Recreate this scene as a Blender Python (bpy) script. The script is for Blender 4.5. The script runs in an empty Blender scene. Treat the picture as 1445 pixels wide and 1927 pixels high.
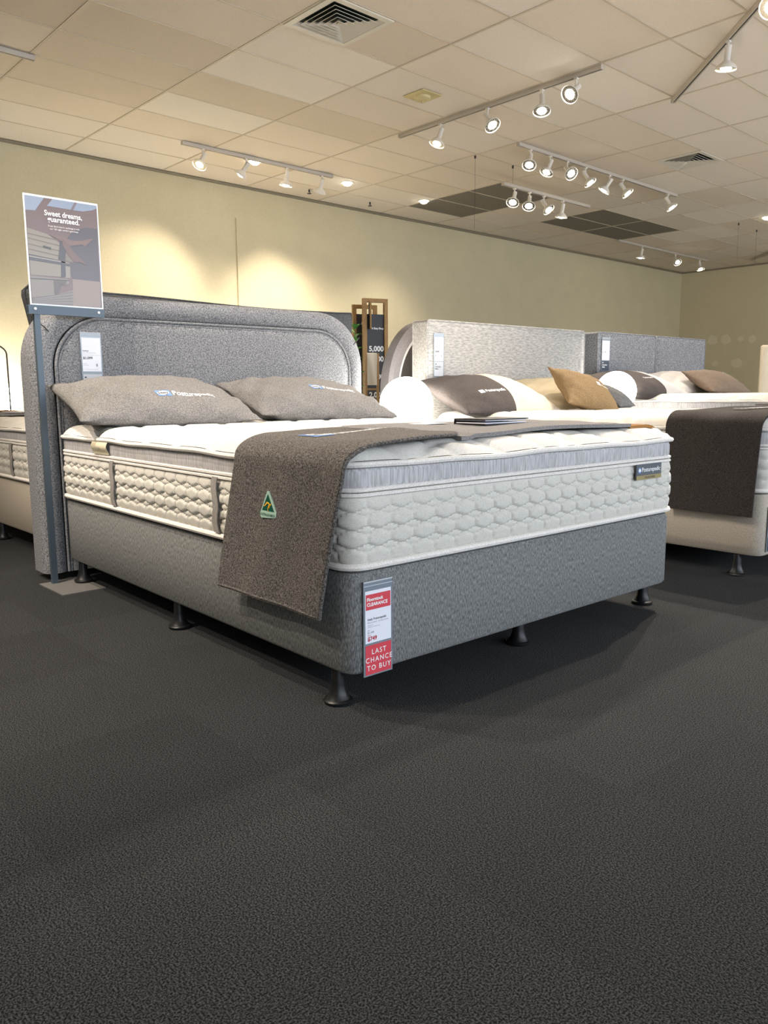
import bpy, math, random
from mathutils import Vector, Matrix
random.seed(7)
scene = bpy.context.scene
COL = scene.collection
PI = math.pi

# ------------------------------------------------------------------ camera
CAM_H = 0.829
PITCH, YAW, ROLL, FPX = 0.150909943, 0.828331731, -0.005672995, 1494.46
_fw = Vector((math.cos(YAW), math.sin(YAW), 0)); _r = Vector((math.sin(YAW), -math.cos(YAW), 0)); _u = Vector((0, 0, 1))
_f3 = _fw*math.cos(PITCH) - _u*math.sin(PITCH); _up = _fw*math.sin(PITCH) + _u*math.cos(PITCH)
_r2 = _r*math.cos(ROLL) + _up*math.sin(ROLL); _u2 = -_r*math.sin(ROLL) + _up*math.cos(ROLL)
camd = bpy.data.cameras.new('camera'); cam = bpy.data.objects.new('camera', camd); COL.objects.link(cam)
camd.sensor_fit = 'VERTICAL'; camd.sensor_height = 36.0; camd.lens = 36.0*FPX/1927.0
camd.clip_start = 0.02; camd.clip_end = 200
cam.matrix_world = Matrix(((_r2.x, _u2.x, -_f3.x, 0), (_r2.y, _u2.y, -_f3.y, 0), (_r2.z, _u2.z, -_f3.z, CAM_H), (0, 0, 0, 1)))
scene.camera = cam

# ------------------------------------------------------------------ world, daylight, exposure
w = bpy.data.worlds.new('world'); scene.world = w; w.use_nodes = True
w.node_tree.nodes['Background'].inputs[0].default_value = (0.62, 0.75, 1.0, 1)
w.node_tree.nodes['Background'].inputs[1].default_value = 1.0
def area_light(name, loc, rot, sx, sy, power, color):
    d = bpy.data.lights.new(name, 'AREA'); d.shape = 'RECTANGLE'; d.size = sx; d.size_y = sy; d.energy = power; d.color = color
    o = bpy.data.objects.new(name, d); o.location = loc; o.rotation_euler = rot; COL.objects.link(o); return o
# daylight entering through the shopfront window in the wall behind the camera
area_light('shopfront_daylight', (6.5, -5.9, 2.25), (PI/2, 0, 0), 19.0, 2.0, 700, (0.80, 0.89, 1.0))
SPOT_W = 215.0
vs = scene.view_settings
vs.view_transform = 'Standard'; vs.look = 'None'; vs.gamma = 1.0; vs.use_curve_mapping = False
vs.exposure = 0.32

# ------------------------------------------------------------------ helpers
def lin(c):
    return tuple(((v/255)/12.92 if v/255 <= 0.04045 else ((v/255+0.055)/1.055)**2.4) for v in c)
def hexc(s):
    s = s.lstrip('#'); return lin((int(s[0:2], 16), int(s[2:4], 16), int(s[4:6], 16)))

class MB:
    def __init__(s): s.v = []; s.f = []
    def add(s, vs, fs):
        n = len(s.v); s.v += [tuple(p) for p in vs]; s.f += [tuple(i+n for i in f) for f in fs]; return s
    def box(s, x0, x1, y0, y1, z0, z1, b=0.0):
        if b <= 0:
            vs = [(x, y, z) for z in (z0, z1) for y in (y0, y1) for x in (x0, x1)]
            return s.add(vs, [(0, 2, 3, 1), (4, 5, 7, 6), (0, 1, 5, 4), (2, 6, 7, 3), (0, 4, 6, 2), (1, 3, 7, 5)])
        def ring(i, z): return [(x0+i+b, y0+i, z), (x1-i-b, y0+i, z), (x1-i, y0+i+b, z), (x1-i, y1-i-b, z), (x1-i-b, y1-i, z), (x0+i+b, y1-i, z), (x0+i, y1-i-b, z), (x0+i, y0+i+b, z)]
        return s.loft([ring(b, z0), ring(0, z0+b), ring(0, z1-b), ring(b, z1)])
    def loft(s, rings, caps=True):
        n = len(rings[0]); vs = [p for r in rings for p in r]; fs = []
        for k in range(len(rings)-1):
            for i in range(n):
                j = (i+1) % n; fs.append((k*n+i, k*n+j, (k+1)*n+j, (k+1)*n+i))
        if caps: fs.append(tuple(reversed(range(n)))); fs.append(tuple((len(rings)-1)*n+i for i in range(n)))
        return s.add(vs, fs)
    def tube(s, pts, r, n=8, closed=False):
        pts = [Vector(p) for p in pts]; m = len(pts); rings = []; ref = None
        for i, p in enumerate(pts):
            a = pts[(i-1) % m] if (closed or i > 0) else p; b = pts[(i+1) % m] if (closed or i < m-1) else p
            t = (b-a).normalized()
            if ref is None: ref = Vector((0, 0, 1)) if abs(t.z) < 0.9 else Vector((1, 0, 0))
            e1 = (ref - t*ref.dot(t)).normalized(); e2 = t.cross(e1); ref = e1
            rr = r[i] if isinstance(r, (list, tuple)) else r
            rings.append([p + e1*rr*math.cos(2*PI*k/n) + e2*rr*math.sin(2*PI*k/n) for k in range(n)])
        if closed: rings.append(rings[0])
        return s.loft(rings, caps=not closed)
    def lathe(s, prof, n=20, o=(0, 0, 0), axis=(0, 0, 1)):
        ax = Vector(axis).normalized(); ref = Vector((0, 0, 1)) if abs(ax.z) < 0.9 else Vector((1, 0, 0))
        e1 = (ref - ax*ref.dot(ax)).normalized(); e2 = ax.cross(e1); o = Vector(o)
        return s.loft([[o + ax*z + e1*r*math.cos(2*PI*k/n) + e2*r*math.sin(2*PI*k/n) for k in range(n)] for r, z in prof])
    def grid(s, fn, nu, nv):
        vs = [fn(i/nu, j/nv) for j in range(nv+1) for i in range(nu+1)]
        fs = [(j*(nu+1)+i, j*(nu+1)+i+1, (j+1)*(nu+1)+i+1, (j+1)*(nu+1)+i) for j in range(nv) for i in range(nu)]
        return s.add(vs, fs)
    def sheet(s, fn, nu, nv, th):
        P = [[Vector(fn(i/nu, j/nv)) for i in range(nu+1)] for j in range(nv+1)]
        top, bot = [], []
        for j in range(nv+1):
            for i in range(nu+1):
                du = P[j][min(i+1, nu)] - P[j][max(i-1, 0)]; dv = P[min(j+1, nv)][i] - P[max(j-1, 0)][i]
                n = du.cross(dv); n = n.normalized() if n.length > 1e-12 else Vector((0, 0, 1))
                top.append(P[j][i] + n*th); bot.append(P[j][i])
        N = (nu+1)*(nv+1); I = lambda i, j: j*(nu+1)+i
        fs = []
        for j in range(nv):
            for i in range(nu):
                a, b, c, d = I(i, j), I(i+1, j), I(i+1, j+1), I(i, j+1)
                fs.append((a, b, c, d)); fs.append((a+N, d+N, c+N, b+N))
        for i in range(nu): fs.append((I(i, 0), I(i, 0)+N, I(i+1, 0)+N, I(i+1, 0))); fs.append((I(i, nv), I(i+1, nv), I(i+1, nv)+N, I(i, nv)+N))
        for j in range(nv): fs.append((I(0, j), I(0, j+1), I(0, j+1)+N, I(0, j)+N)); fs.append((I(nu, j), I(nu, j)+N, I(nu, j+1)+N, I(nu, j+1)))
        return s.add(top+bot, [tuple(x) for x in [tuple((k+N) % (2*N) for k in f) for f in fs]])
    def poly(s, pts): return s.add(pts, [tuple(range(len(pts)))])
    def mesh(s, name, mat, smooth=True):
        me = bpy.data.meshes.new(name); me.from_pydata(s.v, [], s.f); me.update()
        me.materials.append(mat)
        if smooth:
            me.polygons.foreach_set('use_smooth', [True]*len(me.polygons))
            try: me.set_sharp_from_angle(angle=math.radians(40))
            except Exception: pass
        return me
    def build(s, name, mat, parent=None, smooth=True):
        o = bpy.data.objects.new(name, s.mesh(name, mat, smooth)); COL.objects.link(o); o.parent = parent; return o

def tag(o, label, cat, group=None):
    o['label'] = label; o['category'] = cat
    if group: o['group'] = group
    return o
def struct(o, label=None):
    o['kind'] = 'structure'
    if label: o['label'] = label
    return o
def empty(name, loc, rz=0.0, label=None, cat=None, group=None, rot=None):
    o = bpy.data.objects.new(name, None); o.empty_display_size = 0.1; o.location = loc
    o.rotation_euler = rot if rot else (0, 0, rz); COL.objects.link(o)
    if label: tag(o, label, cat, group)
    return o
def copy_obj(o, parent=None):
    c = o.copy(); COL.objects.link(c); c.parent = parent
    for ch in list(o.children): copy_obj(ch, c)
    return c

_txt = {}
def text_geo(string, size, bold=0.0, spacing=1.0):
    """flat lettering: list of (x, y) and faces, starting at x = 0 on the baseline"""
    key = (string, bold, spacing)
    if key not in _txt:
        cu = bpy.data.curves.new('lettering', 'FONT'); cu.body = string; cu.size = 1.0; cu.offset = bold; cu.space_character = spacing
        cu.resolution_u = 3; cu.fill_mode = 'FRONT'
        ob = bpy.data.objects.new('lettering', cu); me = bpy.data.meshes.new_from_object(ob)
        _txt[key] = ([(v.co.x, v.co.y) for v in me.vertices], [tuple(p.vertices) for p in me.polygons])
        bpy.data.objects.remove(ob); bpy.data.meshes.remove(me); bpy.data.curves.remove(cu)
    vs, fs = _txt[key]
    return [(x*size, y*size) for x, y in vs], fs
def text_w(string, size, bold=0.0, spacing=1.0):
    vs, _ = text_geo(string, size, bold, spacing); return max(v[0] for v in vs)
def put_text(mb, mapf, string, x, y, size, bold=0.0, spacing=1.0, align='l', italic=0.0, width=None):
    vs, fs = text_geo(string, size, bold, spacing)
    if not vs: return mb
    wd = max(v[0] for v in vs); k = (width/wd) if width else 1.0; wd *= k
    dx = {'l': 0, 'c': -wd/2, 'r': -wd}[align]
    return mb.add([mapf(x+dx+vx*k+vy*italic, y+vy) for vx, vy in vs], fs)
def rect(mb, mapf, x0, x1, y0, y1): return mb.add([mapf(x0, y0), mapf(x1, y0), mapf(x1, y1), mapf(x0, y1)], [(0, 1, 2, 3)])
def ellipse(mb, mapf, cx, cy, rx, ry, n=24): return mb.poly([mapf(cx+rx*math.cos(2*PI*k/n), cy+ry*math.sin(2*PI*k/n)) for k in range(n)])

# ------------------------------------------------------------------ materials (procedural)
def mat_plain(name, col, rough=0.6, metal=0.0, spec=0.5, bump=None, alpha=None, emit=None):
    m = bpy.data.materials.new(name); m.use_nodes = True; nt = m.node_tree; b = nt.nodes['Principled BSDF']
    b.inputs['Base Color'].default_value = (*col, 1); b.inputs['Roughness'].default_value = rough; b.inputs['Metallic'].default_value = metal
    b.inputs['Specular IOR Level'].default_value = spec
    if alpha is not None: b.inputs['Alpha'].default_value = alpha
    if emit:
        b.inputs['Emission Color'].default_value = (*emit[0], 1); b.inputs['Emission Strength'].default_value = emit[1]
    if bump:
        tc = nt.nodes.new('ShaderNodeTexCoord'); n = nt.nodes.new('ShaderNodeTexNoise'); n.inputs['Scale'].default_value = bump[0]; n.inputs['Detail'].default_value = 3
        bp = nt.nodes.new('ShaderNodeBump'); bp.inputs['Strength'].default_value = bump[1]; bp.inputs['Distance'].default_value = bump[2]
        nt.links.new(tc.outputs['Object'], n.inputs['Vector']); nt.links.new(n.outputs['Fac'], bp.inputs['Height']); nt.links.new(bp.outputs['Normal'], b.inputs['Normal'])
    return m
def mat_fabric(name, c1, c2, scale, stretch=(1, 1, 1), lo=0.35, hi=0.65, rough=0.9, bump=0.35, dist=0.002, detail=2.0, big=0.0, sheen=0.0, coord='Object'):
    """cloth: two-tone thread speckle, optional broad unevenness, fine relief"""
    m = bpy.data.materials.new(name); m.use_nodes = True; nt = m.node_tree; L = nt.links; b = nt.nodes['Principled BSDF']
    tc = nt.nodes.new('ShaderNodeTexCoord'); mp = nt.nodes.new('ShaderNodeMapping'); mp.inputs['Scale'].default_value = stretch
    n = nt.nodes.new('ShaderNodeTexNoise'); n.inputs['Scale'].default_value = scale; n.inputs['Detail'].default_value = detail; n.inputs['Roughness'].default_value = 0.6
    r = nt.nodes.new('ShaderNodeValToRGB'); r.color_ramp.elements[0].position = lo; r.color_ramp.elements[1].position = hi
    r.color_ramp.elements[0].color = (*c1, 1); r.color_ramp.elements[1].color = (*c2, 1)
    L.new(tc.outputs[coord], mp.inputs['Vector']); L.new(mp.outputs['Vector'], n.inputs['Vector']); L.new(n.outputs['Fac'], r.inputs['Fac'])
    out = r.outputs['Color']
    if big > 0:
        n2 = nt.nodes.new('ShaderNodeTexNoise'); n2.inputs['Scale'].default_value = 3.0; n2.inputs['Detail'].default_value = 4
        mr = nt.nodes.new('ShaderNodeMapRange'); mr.inputs['From Min'].default_value = 0.3; mr.inputs['From Max'].default_value = 0.7
        mr.inputs['To Min'].default_value = 1-big; mr.inputs['To Max'].default_value = 1+big
        mx = nt.nodes.new('ShaderNodeVectorMath'); mx.operation = 'SCALE'
        L.new(tc.outputs[coord], n2.inputs['Vector']); L.new(n2.outputs['Fac'], mr.inputs['Value']); L.new(out, mx.inputs[0]); L.new(mr.outputs['Result'], mx.inputs['Scale']); out = mx.outputs['Vector']
    L.new(out, b.inputs['Base Color'])
    b.inputs['Roughness'].default_value = rough; b.inputs['Specular IOR Level'].default_value = 0.2
    if sheen: b.inputs['Sheen Weight'].default_value = sheen
    if bump:
        bp = nt.nodes.new('ShaderNodeBump'); bp.inputs['Strength'].default_value = bump; bp.inputs['Distance'].default_value = dist
        L.new(n.outputs['Fac'], bp.inputs['Height']); L.new(bp.outputs['Normal'], b.inputs['Normal'])
    return m
M = {}
M['wall'] = mat_fabric('wall_paint', hexc('cabf9f'), hexc('cec4a5'), 40, bump=0.15, dist=0.002, big=0.03)
M['patch'] = mat_plain('wall_filler', hexc('d8ceb2'), 0.9)
for i, c in enumerate(('e8dccd', 'e4d8c8', 'f0e8dc', 'ddd0bf', 'e8dfd3')):
    M['tile%d' % i] = mat_fabric('ceiling_tile_%s' % 'abcde'[i], tuple(v*0.93 for v in hexc(c)), hexc(c), 130, lo=0.4, hi=0.55, bump=0.2, dist=0.001)
M['tile_dark'] = mat_fabric('dark_ceiling_panel', hexc('7c786f'), hexc('857f75'), 60, bump=0.1)
M['rail'] = mat_plain('ceiling_rail', hexc('cabda9'), 0.5)
M['cornice'] = mat_plain('wall_angle', hexc('857b66'), 0.6)
for i, k in enumerate((1.0, 0.91, 1.06)):
    M['carpet%d' % i] = mat_fabric('carpet_%s' % 'abc'[i], tuple(k*v for v in hexc('0c0d0f')), tuple(k*v for v in hexc('4f5051')), 310, lo=0.42, hi=0.64, rough=0.97, bump=0.35, dist=0.002, detail=3, big=0.06)
M['carpet'] = M['carpet0']
M['base_grey'] = mat_fabric('base_grey_cloth', hexc('5a5b5b'), hexc('8f908f'), 290, (1, 1, .28), lo=0.36, hi=0.66, bump=0.3)
M['base_cream'] = mat_fabric('base_cream_cloth', hexc('a89f92'), hexc('bdb4a7'), 240, (1, 1, .6), bump=0.25)
M['tweed'] = mat_fabric('headboard_tweed', hexc('54565b'), hexc('9fa0a3'), 170, lo=0.34, hi=0.70, bump=0.4, dist=0.003)
M['linen'] = mat_fabric('headboard_pale_linen', hexc('979592'), hexc('c3c0bb'), 130, (.22, 1, 1), lo=0.33, hi=0.66, bump=0.3)
M['tweed2'] = mat_fabric('headboard_steel_tweed', hexc('575a60'), hexc('8f9196'), 110, lo=0.36, hi=0.66, bump=0.3)
M['charcoal'] = mat_fabric('charcoal_velvet', hexc('35373a'), hexc('4c4e51'), 120, bump=0.2)
M['arch_grey'] = mat_fabric('arched_headboard_cloth', hexc('8d898b'), hexc('9d999a'), 150, bump=0.2)
M['arch_dark'] = mat_fabric('arched_headboard_back', hexc('4a4745'), hexc('565250'), 120, bump=0.2)
M['white_knit'] = mat_fabric('mattress_white_knit', hexc('d6d2ca'), hexc('e3dfd8'), 200, bump=0.25, dist=0.002)
M['border_knit'] = mat_fabric('mattress_border_knit', hexc('c5c2ba'), hexc('d6d3cb'), 420, lo=0.4, hi=0.6, bump=0.3, dist=0.001)
M['gusset'] = mat_fabric('mattress_grey_streak', hexc('a3a1a2'), hexc('cac8c9'), 240, (1, 1, .07), lo=0.36, hi=0.64, bump=0.2)
M['piping'] = mat_fabric('white_piping', hexc('d8d2cb'), hexc('f2eee9'), 300, bump=0.3)
M['strap'] = mat_fabric('grey_strap', hexc('8d8985'), hexc('a19c97'), 260, (1, 1, .3), bump=0.3)
M['pillow_grey'] = mat_fabric('pillow_grey_cloth', hexc('646261'), hexc('918f8d'), 210, (1, 1, 1), lo=0.34, hi=0.68, bump=0.3, big=0.05)
M['throw_dark'] = mat_fabric('throw_brown_grey', hexc('393634'), hexc('7b7672'), 230, (1, 1, 1), lo=0.36, hi=0.66, bump=0.5, dist=0.003, big=0.06)
M['throw_grey'] = mat_fabric('throw_mid_grey', hexc('6e6c6c'), hexc('8f8d8d'), 260, bump=0.4)
M['throw_orange'] = mat_fabric('throw_tan', hexc('94693a'), hexc('a37847'), 220, bump=0.3)
M['throw_black'] = mat_fabric('throw_charcoal', hexc('221f1e'), hexc('443f3c'), 240, lo=0.33, hi=0.7, bump=0.5, dist=0.003)
M['pillow_dark'] = mat_fabric('pillow_charcoal_cloth', hexc('453f3c'), hexc('585250'), 230, bump=0.3)
M['pillow_cream'] = mat_fabric('pillow_cream_cloth', hexc('cfc4b0'), hexc('ddd3c0'), 230, bump=0.3)
M['pillow_ivory'] = mat_fabric('pillow_ivory_cloth', hexc('cabd9f'), hexc('d5c9ad'), 230, bump=0.3)
M['pillow_pale'] = mat_fabric('pillow_pale_grey_cloth', hexc('b9b6b3'), hexc('c9c6c3'), 230, bump=0.3)
M['cushion_tan'] = mat_fabric('cushion_tan_cloth', hexc('7d6749'), hexc('9c8360'), 190, lo=.35, hi=.65, bump=0.4)
M['cushion_brown'] = mat_fabric('cushion_brown_cloth', hexc('6a5c50'), hexc('7d6f62'), 190, bump=0.4)
M['paper'] = mat_plain('paper', hexc('e6e8f0'), 0.5)
M['paper_grey'] = mat_plain('paper_grey', hexc('b9bcc2'), 0.5)
M['navy'] = mat_plain('paper_navy', hexc('333c4c'), 0.5)
M['sleeve'] = mat_plain('plastic_sleeve', hexc('7f8a93'), 0.15, spec=0.6)
M['red'] = mat_plain('print_red', hexc('d0434f'), 0.5)
M['ink'] = mat_plain('print_ink', hexc('2c2f36'), 0.6)
M['ink_grey'] = mat_plain('print_grey', hexc('8d929c'), 0.6)
M['ink_red'] = mat_plain('print_deep_red', hexc('b02a3c'), 0.6)
M['ink_white'] = mat_plain('print_white', hexc('f2f2f2'), 0.6)
M['blue'] = mat_plain('embroidery_blue', hexc('6f93c9'), 0.7)
M['green'] = mat_plain('print_green', hexc('00503f'), 0.5)
M['pale_green'] = mat_plain('print_pale_green', hexc('a9c9b8'), 0.5)
M['gold'] = mat_plain('print_gold', hexc('f2b632'), 0.5)
M['label_grey'] = mat_fabric('woven_label_grey', hexc('5f6469'), hexc('6a6f74'), 300, bump=0.2)
M['label_gold'] = mat_fabric('woven_label_gold', hexc('978a62'), hexc('a3966d'), 300, bump=0.2)
M['label_cream'] = mat_fabric('woven_label_cream', hexc('d8cfb2'), hexc('e2d9bd'), 200, bump=0.2)
M['steel_blue'] = mat_plain('powder_coated_steel', hexc('4d5a66'), 0.45, 0.3)
M['plate'] = mat_plain('brushed_plate', hexc('807e7b'), 0.35, 0.2, bump=(60, .1, .001))
M['black'] = mat_plain('black_plastic', hexc('131417'), 0.42, spec=0.4)
M['chrome'] = mat_plain('chrome', hexc('d0d2d4'), 0.15, 1.0)
M['oak'] = mat_fabric('oak', hexc('957347'), hexc('ab8858'), 30, (8, 8, .6), bump=0.15, rough=0.5)
M['walnut'] = mat_fabric('brown_timber', hexc('6d4529'), hexc('80543a'), 30, (8, 8, .6), bump=0.15, rough=0.5)
M['white_metal'] = mat_plain('white_enamel', hexc('e3ddd2'), 0.4)
M['reflector'] = mat_plain('lamp_reflector', hexc('c9c3b8'), 0.2, 0.8)
M['track'] = mat_plain('track_aluminium', hexc('c4bcb0'), 0.45, 0.2)
M['slot'] = mat_plain('dark_slot', hexc('3a3434'), 0.7)
M['bulb'] = mat_plain('lit_bulb', (1, 1, 1), 0.3, emit=((1.0, 0.93, 0.80), 28.0))
M['bulb'].cycles.emission_sampling = 'NONE'
M['globe'] = mat_plain('lit_globe', (1, 1, 1), 0.3, emit=((1.0, 0.95, 0.86), 17.0))
M['wall_and_added_globe'] = mat_plain('lit_wall_and_added_globe', (1, 1, 1), 0.3, emit=((1.0, 0.91, 0.76), 36.0))
M['vent'] = mat_plain('vent_enamel', hexc('d9d3c6'), 0.45)
M['vent_dark'] = mat_plain('vent_cavity', hexc('26302c'), 0.8)
M['beige_plastic'] = mat_plain('beige_plastic', hexc('cfc08f'), 0.5)
M['leaf'] = mat_fabric('leaf', hexc('3f7233'), hexc('68a14e'), 12, bump=0.1, rough=0.4)
M['pot'] = mat_plain('pot_clay', hexc('5a5550'), 0.7)
M['reflection_dark'] = mat_plain('reflected_board', hexc('34353a'), 0.6)  # dark tone of the reflections in the oak mirrors
M['acrylic'] = mat_plain('acrylic_edge', hexc('e8ecf0'), 0.1, spec=0.7)

# ------------------------------------------------------------------ room shell
RZT = -0.028                    # the carpet tiles are laid square to the front bed
CZ = 3.529                     # ceiling height
GX, GY = 2.566, 5.796          # ceiling grid origin
WX0, WX1, WY0, WY1 = -7.0, 18.15, -6.0, 9.42
fl = struct(MB().box(WX0, WX1, WY0, WY1, -0.05, -0.0005).build('floor', M['carpet'], None, False), 'dark charcoal loop pile carpet')
ct_me = [MB().box(0, 0.5, 0, 0.5, -0.006, 0.0).mesh('carpet_tile', M['carpet%d' % i], False) for i in range(3)]
crnd = random.Random(4)
for i in range(18):
    for j in range(12):
        o = bpy.data.objects.new('carpet_tile', ct_me[crnd.choice((0, 0, 0, 1, 1, 2))]); COL.objects.link(o); o.parent = fl
        q = crnd.randrange(4); o.rotation_euler = (0, 0, RZT+q*PI/2)
        dx, dy = [(0, 0), (0.5, 0), (0.5, 0.5), (0, 0.5)][q]
        lx, ly = -1.6+0.5*i+dx, -1.15+0.5*j+dy
        o.location = (lx*math.cos(RZT)-ly*math.sin(RZT), lx*math.sin(RZT)+ly*math.cos(RZT), 0)
wb = struct(MB().box(WX0, WX1+0.1, WY1, WY1+0.1, 0, CZ+0.1).build('wall_back', M['wall'], None, False))
wr = struct(MB().box(WX1, WX1+0.1, WY0, WY1, 0, CZ+0.1).build('wall_right', M['wall'], None, False))
struct(MB().box(WX0-0.1, WX0, WY0, WY1, 0, CZ+0.1).build('wall_left', M['wall'], None, False))
wf = MB().box(WX0, -3.0, WY0-0.1, WY0, 0, CZ+0.1).box(16.0, WX1, WY0-0.1, WY0, 0, CZ+0.1).box(-3.0, 16.0, WY0-0.1, WY0, 3.3, CZ+0.1).box(-3.0, 16.0, WY0-0.1, WY0, 0, 1.2)
struct(wf.build('wall_front', M['wall'], None, False))
wn = MB()
for k in range(9): wn.box(-3.0+k*2.37, -2.96+k*2.37, WY0-0.08, WY0-0.02, 1.2, 3.3)
wn.box(-3.0, 16.0, WY0-0.08, WY0-0.02, 1.2, 1.26).box(-3.0, 16.0, WY0-0.08, WY0-0.02, 3.24, 3.3)
struct(wn.build('window_1', M['steel_blue'], None, False), 'shopfront window frame')
# thin raised plasterboard panel on the back wall
struct(MB().box(6.0, 9.6, WY1-0.022, WY1-0.001, 0.35, 3.11).build('wall_panel', M['wall'], wb, False))
struct(MB().box(WX0, WX1-0.03, WY1-0.03, WY1-0.001, CZ-0.028, CZ-0.004).build('trim_1', M['cornice'], None, False))
struct(MB().box(WX1-0.03, WX1-0.001, WY0, WY1-0.03, CZ-0.028, CZ-0.004).build('trim_2', M['cornice'], None, False))
# filler patches on the right wall
for k, (y, z, r) in enumerate([(9.22, 1.95, .06), (8.60, 1.94, .13), (8.28, 1.95, .13), (7.95, 1.94, .07), (7.70, 1.93, .09), (9.1, 1.42, .09), (8.85, 1.41, .08), (8.50, 1.42, .08), (8.02, 1.40, .13)]):
    n = 14; pts = []
    for q in range(n):
        a = 2*PI*q/n; rr = r*(0.75+0.35*random.random())
        pts.append((y+rr*math.cos(a), z+rr*0.9*math.sin(a)))
    MB().loft([[(WX1-0.0005, a, b) for a, b in pts], [(WX1-0.004, a, b) for a, b in pts]]).build('filler_patch', M['patch'], wr, False)

# ceiling: backing slab, lay-in tiles, exposed T rails
ceil = struct(MB().box(WX0, WX1+0.1, WY0, WY1+0.1, CZ+0.03, CZ+0.1).build('ceiling', M['tile1'], None, False), 'suspended grid ceiling of off white panels')
tile_me = {}
def tile_mesh(kind, wd):
    k = (kind, wd)
    if k not in tile_me:
        tile_me[k] = MB().box(0.008, wd-0.008, 0.008, 0.592, CZ+0.004, CZ+0.03).mesh('ceiling_tile', M[kind], False)
    return tile_me[k]
dark = {(5, 2), (5, 3), (5, 4), (7, 2), (7, 3), (8, 2), (8, 3)}
light = {(1, 0), (1, 2), (6, -1), (7, 1), (9, 1), (3, -3), (8, 0), (9, 2), (10, -1), (7, -3), (1, -1)}
dull = {(1, 1), (0, 0), (0, 1), (0, 2), (1, -2), (-1, 0), (-1, -1), (2, 1)}
for i in range(-3, 13):
    for j in range(-10, 6):
        kind = 'tile_dark' if (i, j) in dark else 'tile2' if (i, j) in light else 'tile3' if (i, j) in dull else random.choice(['tile0', 'tile1', 'tile0', 'tile4', 'tile4'])
        wd, ox = 1.2, 0.0
        if (i, j) == (1, -2): wd, ox = 0.6, 0.6
        if (i, j) == (5, -2): wd, ox = 0.6, 0.0
        o = bpy.data.objects.new('ceiling_tile', tile_mesh(kind, wd)); COL.objects.link(o); o.parent = ceil
        o.location = (GX+1.2*i+ox, GY+0.6*j, 0)
ry = MB().box(-0.010, 0.010, WY0, WY1-0.03, CZ-0.001, CZ+0.006).mesh('grid_rail', M['rail'], False)
rx = MB().box(WX0, WX1-0.03, -0.007, 0.007, CZ+0.0, CZ+0.006).mesh('cross_rail', M['rail'], False)
for i in range(-3, 13):
    o = bpy.data.objects.new('grid_rail', ry); COL.objects.link(o); o.parent = ceil; o.location = (GX+1.2*i, 0, 0)
for j in range(-10, 6):
    o = bpy.data.objects.new('cross_rail', rx); COL.objects.link(o); o.parent = ceil; o.location = (0, GY+0.6*j, 0)
for x in (GX+1.8, GX+6.6):
    MB().box(x-0.007, x+0.007, GY-1.2, GY-0.6, CZ, CZ+0.006).build('cross_rail', M['rail'], ceil, False)

# air diffusers
def diffuser(x0, y0, label):
    d = empty('air_diffuser', (x0+0.3, y0+0.3, CZ-0.002), 0, label, 'air vent', 'square ceiling air diffusers')
    f = MB()
    for a, b in ((0.292, 0.245),):
        f.box(-a, a, -a, -b, -0.006, 0.006).box(-a, a, b, a, -0.006, 0.006).box(-a, -b, -b, b, -0.006, 0.006).box(b, a, -b, b, -0.006, 0.006)
    f.build('frame', M['vent'], d, False)
    MB().box(-0.25, 0.25, -0.25, 0.25, 0.02, 0.03).build('cavity', M['vent_dark'], d, False)
    for k in range(6):
        o = 0.243-0.040*k; i = o-0.034
        m = MB()
        def rg(s, z): return [(-s, -s, z), (s, -s, z), (s, s, z), (-s, s, z)]
        m.loft([rg(o, -0.004-0.002*k), rg(i, 0.016-0.002*k), rg(i, 0.019-0.002*k), rg(o, -0.001-0.002*k), rg(o, -0.004-0.002*k)], caps=False)
        m.build('louvre', M['vent'], d, False)
    MB().box(-0.012, 0.012, -0.012, 0.012, -0.010, 0.02).build('hub', M['vent'], d, False)
diffuser(GX+1.2, GY-1.2, 'large square four-way air diffuser at top centre of the ceiling')
diffuser(GX+6.6, GY-1.2, 'square air diffuser far right beyond the long seven lamp rail')
# exhaust valve
ev = empty('ceiling_air_valve', (5.58, 5.52, CZ), 0, 'small yellowed square ceiling plate with a round disc valve', 'air vent')
MB().box(-0.13, 0.13, -0.13, 0.13, -0.008, 0.002, 0.004).build('plate', M['beige_plastic'], ev, False)
MB().lathe([(0.02, -0.045), (0.055, -0.04), (0.07, -0.03), (0.075, -0.012), (0.09, -0.008)], 28).build('disc', M['beige_plastic'], ev)
MB().lathe([(0.004, -0.062), (0.007, -0.06), (0.007, -0.044)], 10).build('screw', M['beige_plastic'], ev)
# sprinkler heads close to the wall
for k, (x, y, lab) in enumerate([(6.9, 8.98, 'small dark sprinkler head on the ceiling edge above the grey headboard'), (8.0, 8.98, 'small dark sprinkler head on the ceiling near the dark panels')]):
    s = empty('sprinkler_head', (x, y, CZ), 0, lab, 'sprinkler', 'ceiling sprinkler heads')
    MB().lathe([(0.012, -0.03), (0.012, 0.004)], 10).build('body', M['slot'], s)
    MB().lathe([(0.03, -0.05), (0.03, -0.046), (0.01, -0.044)], 12).build('deflector', M['slot'], s)
    MB().tube([(0.01, 0, -0.03), (0.016, 0, -0.04), (0.008, 0, -0.047)], 0.004, 6).build('arm', M['slot'], s)
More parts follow.
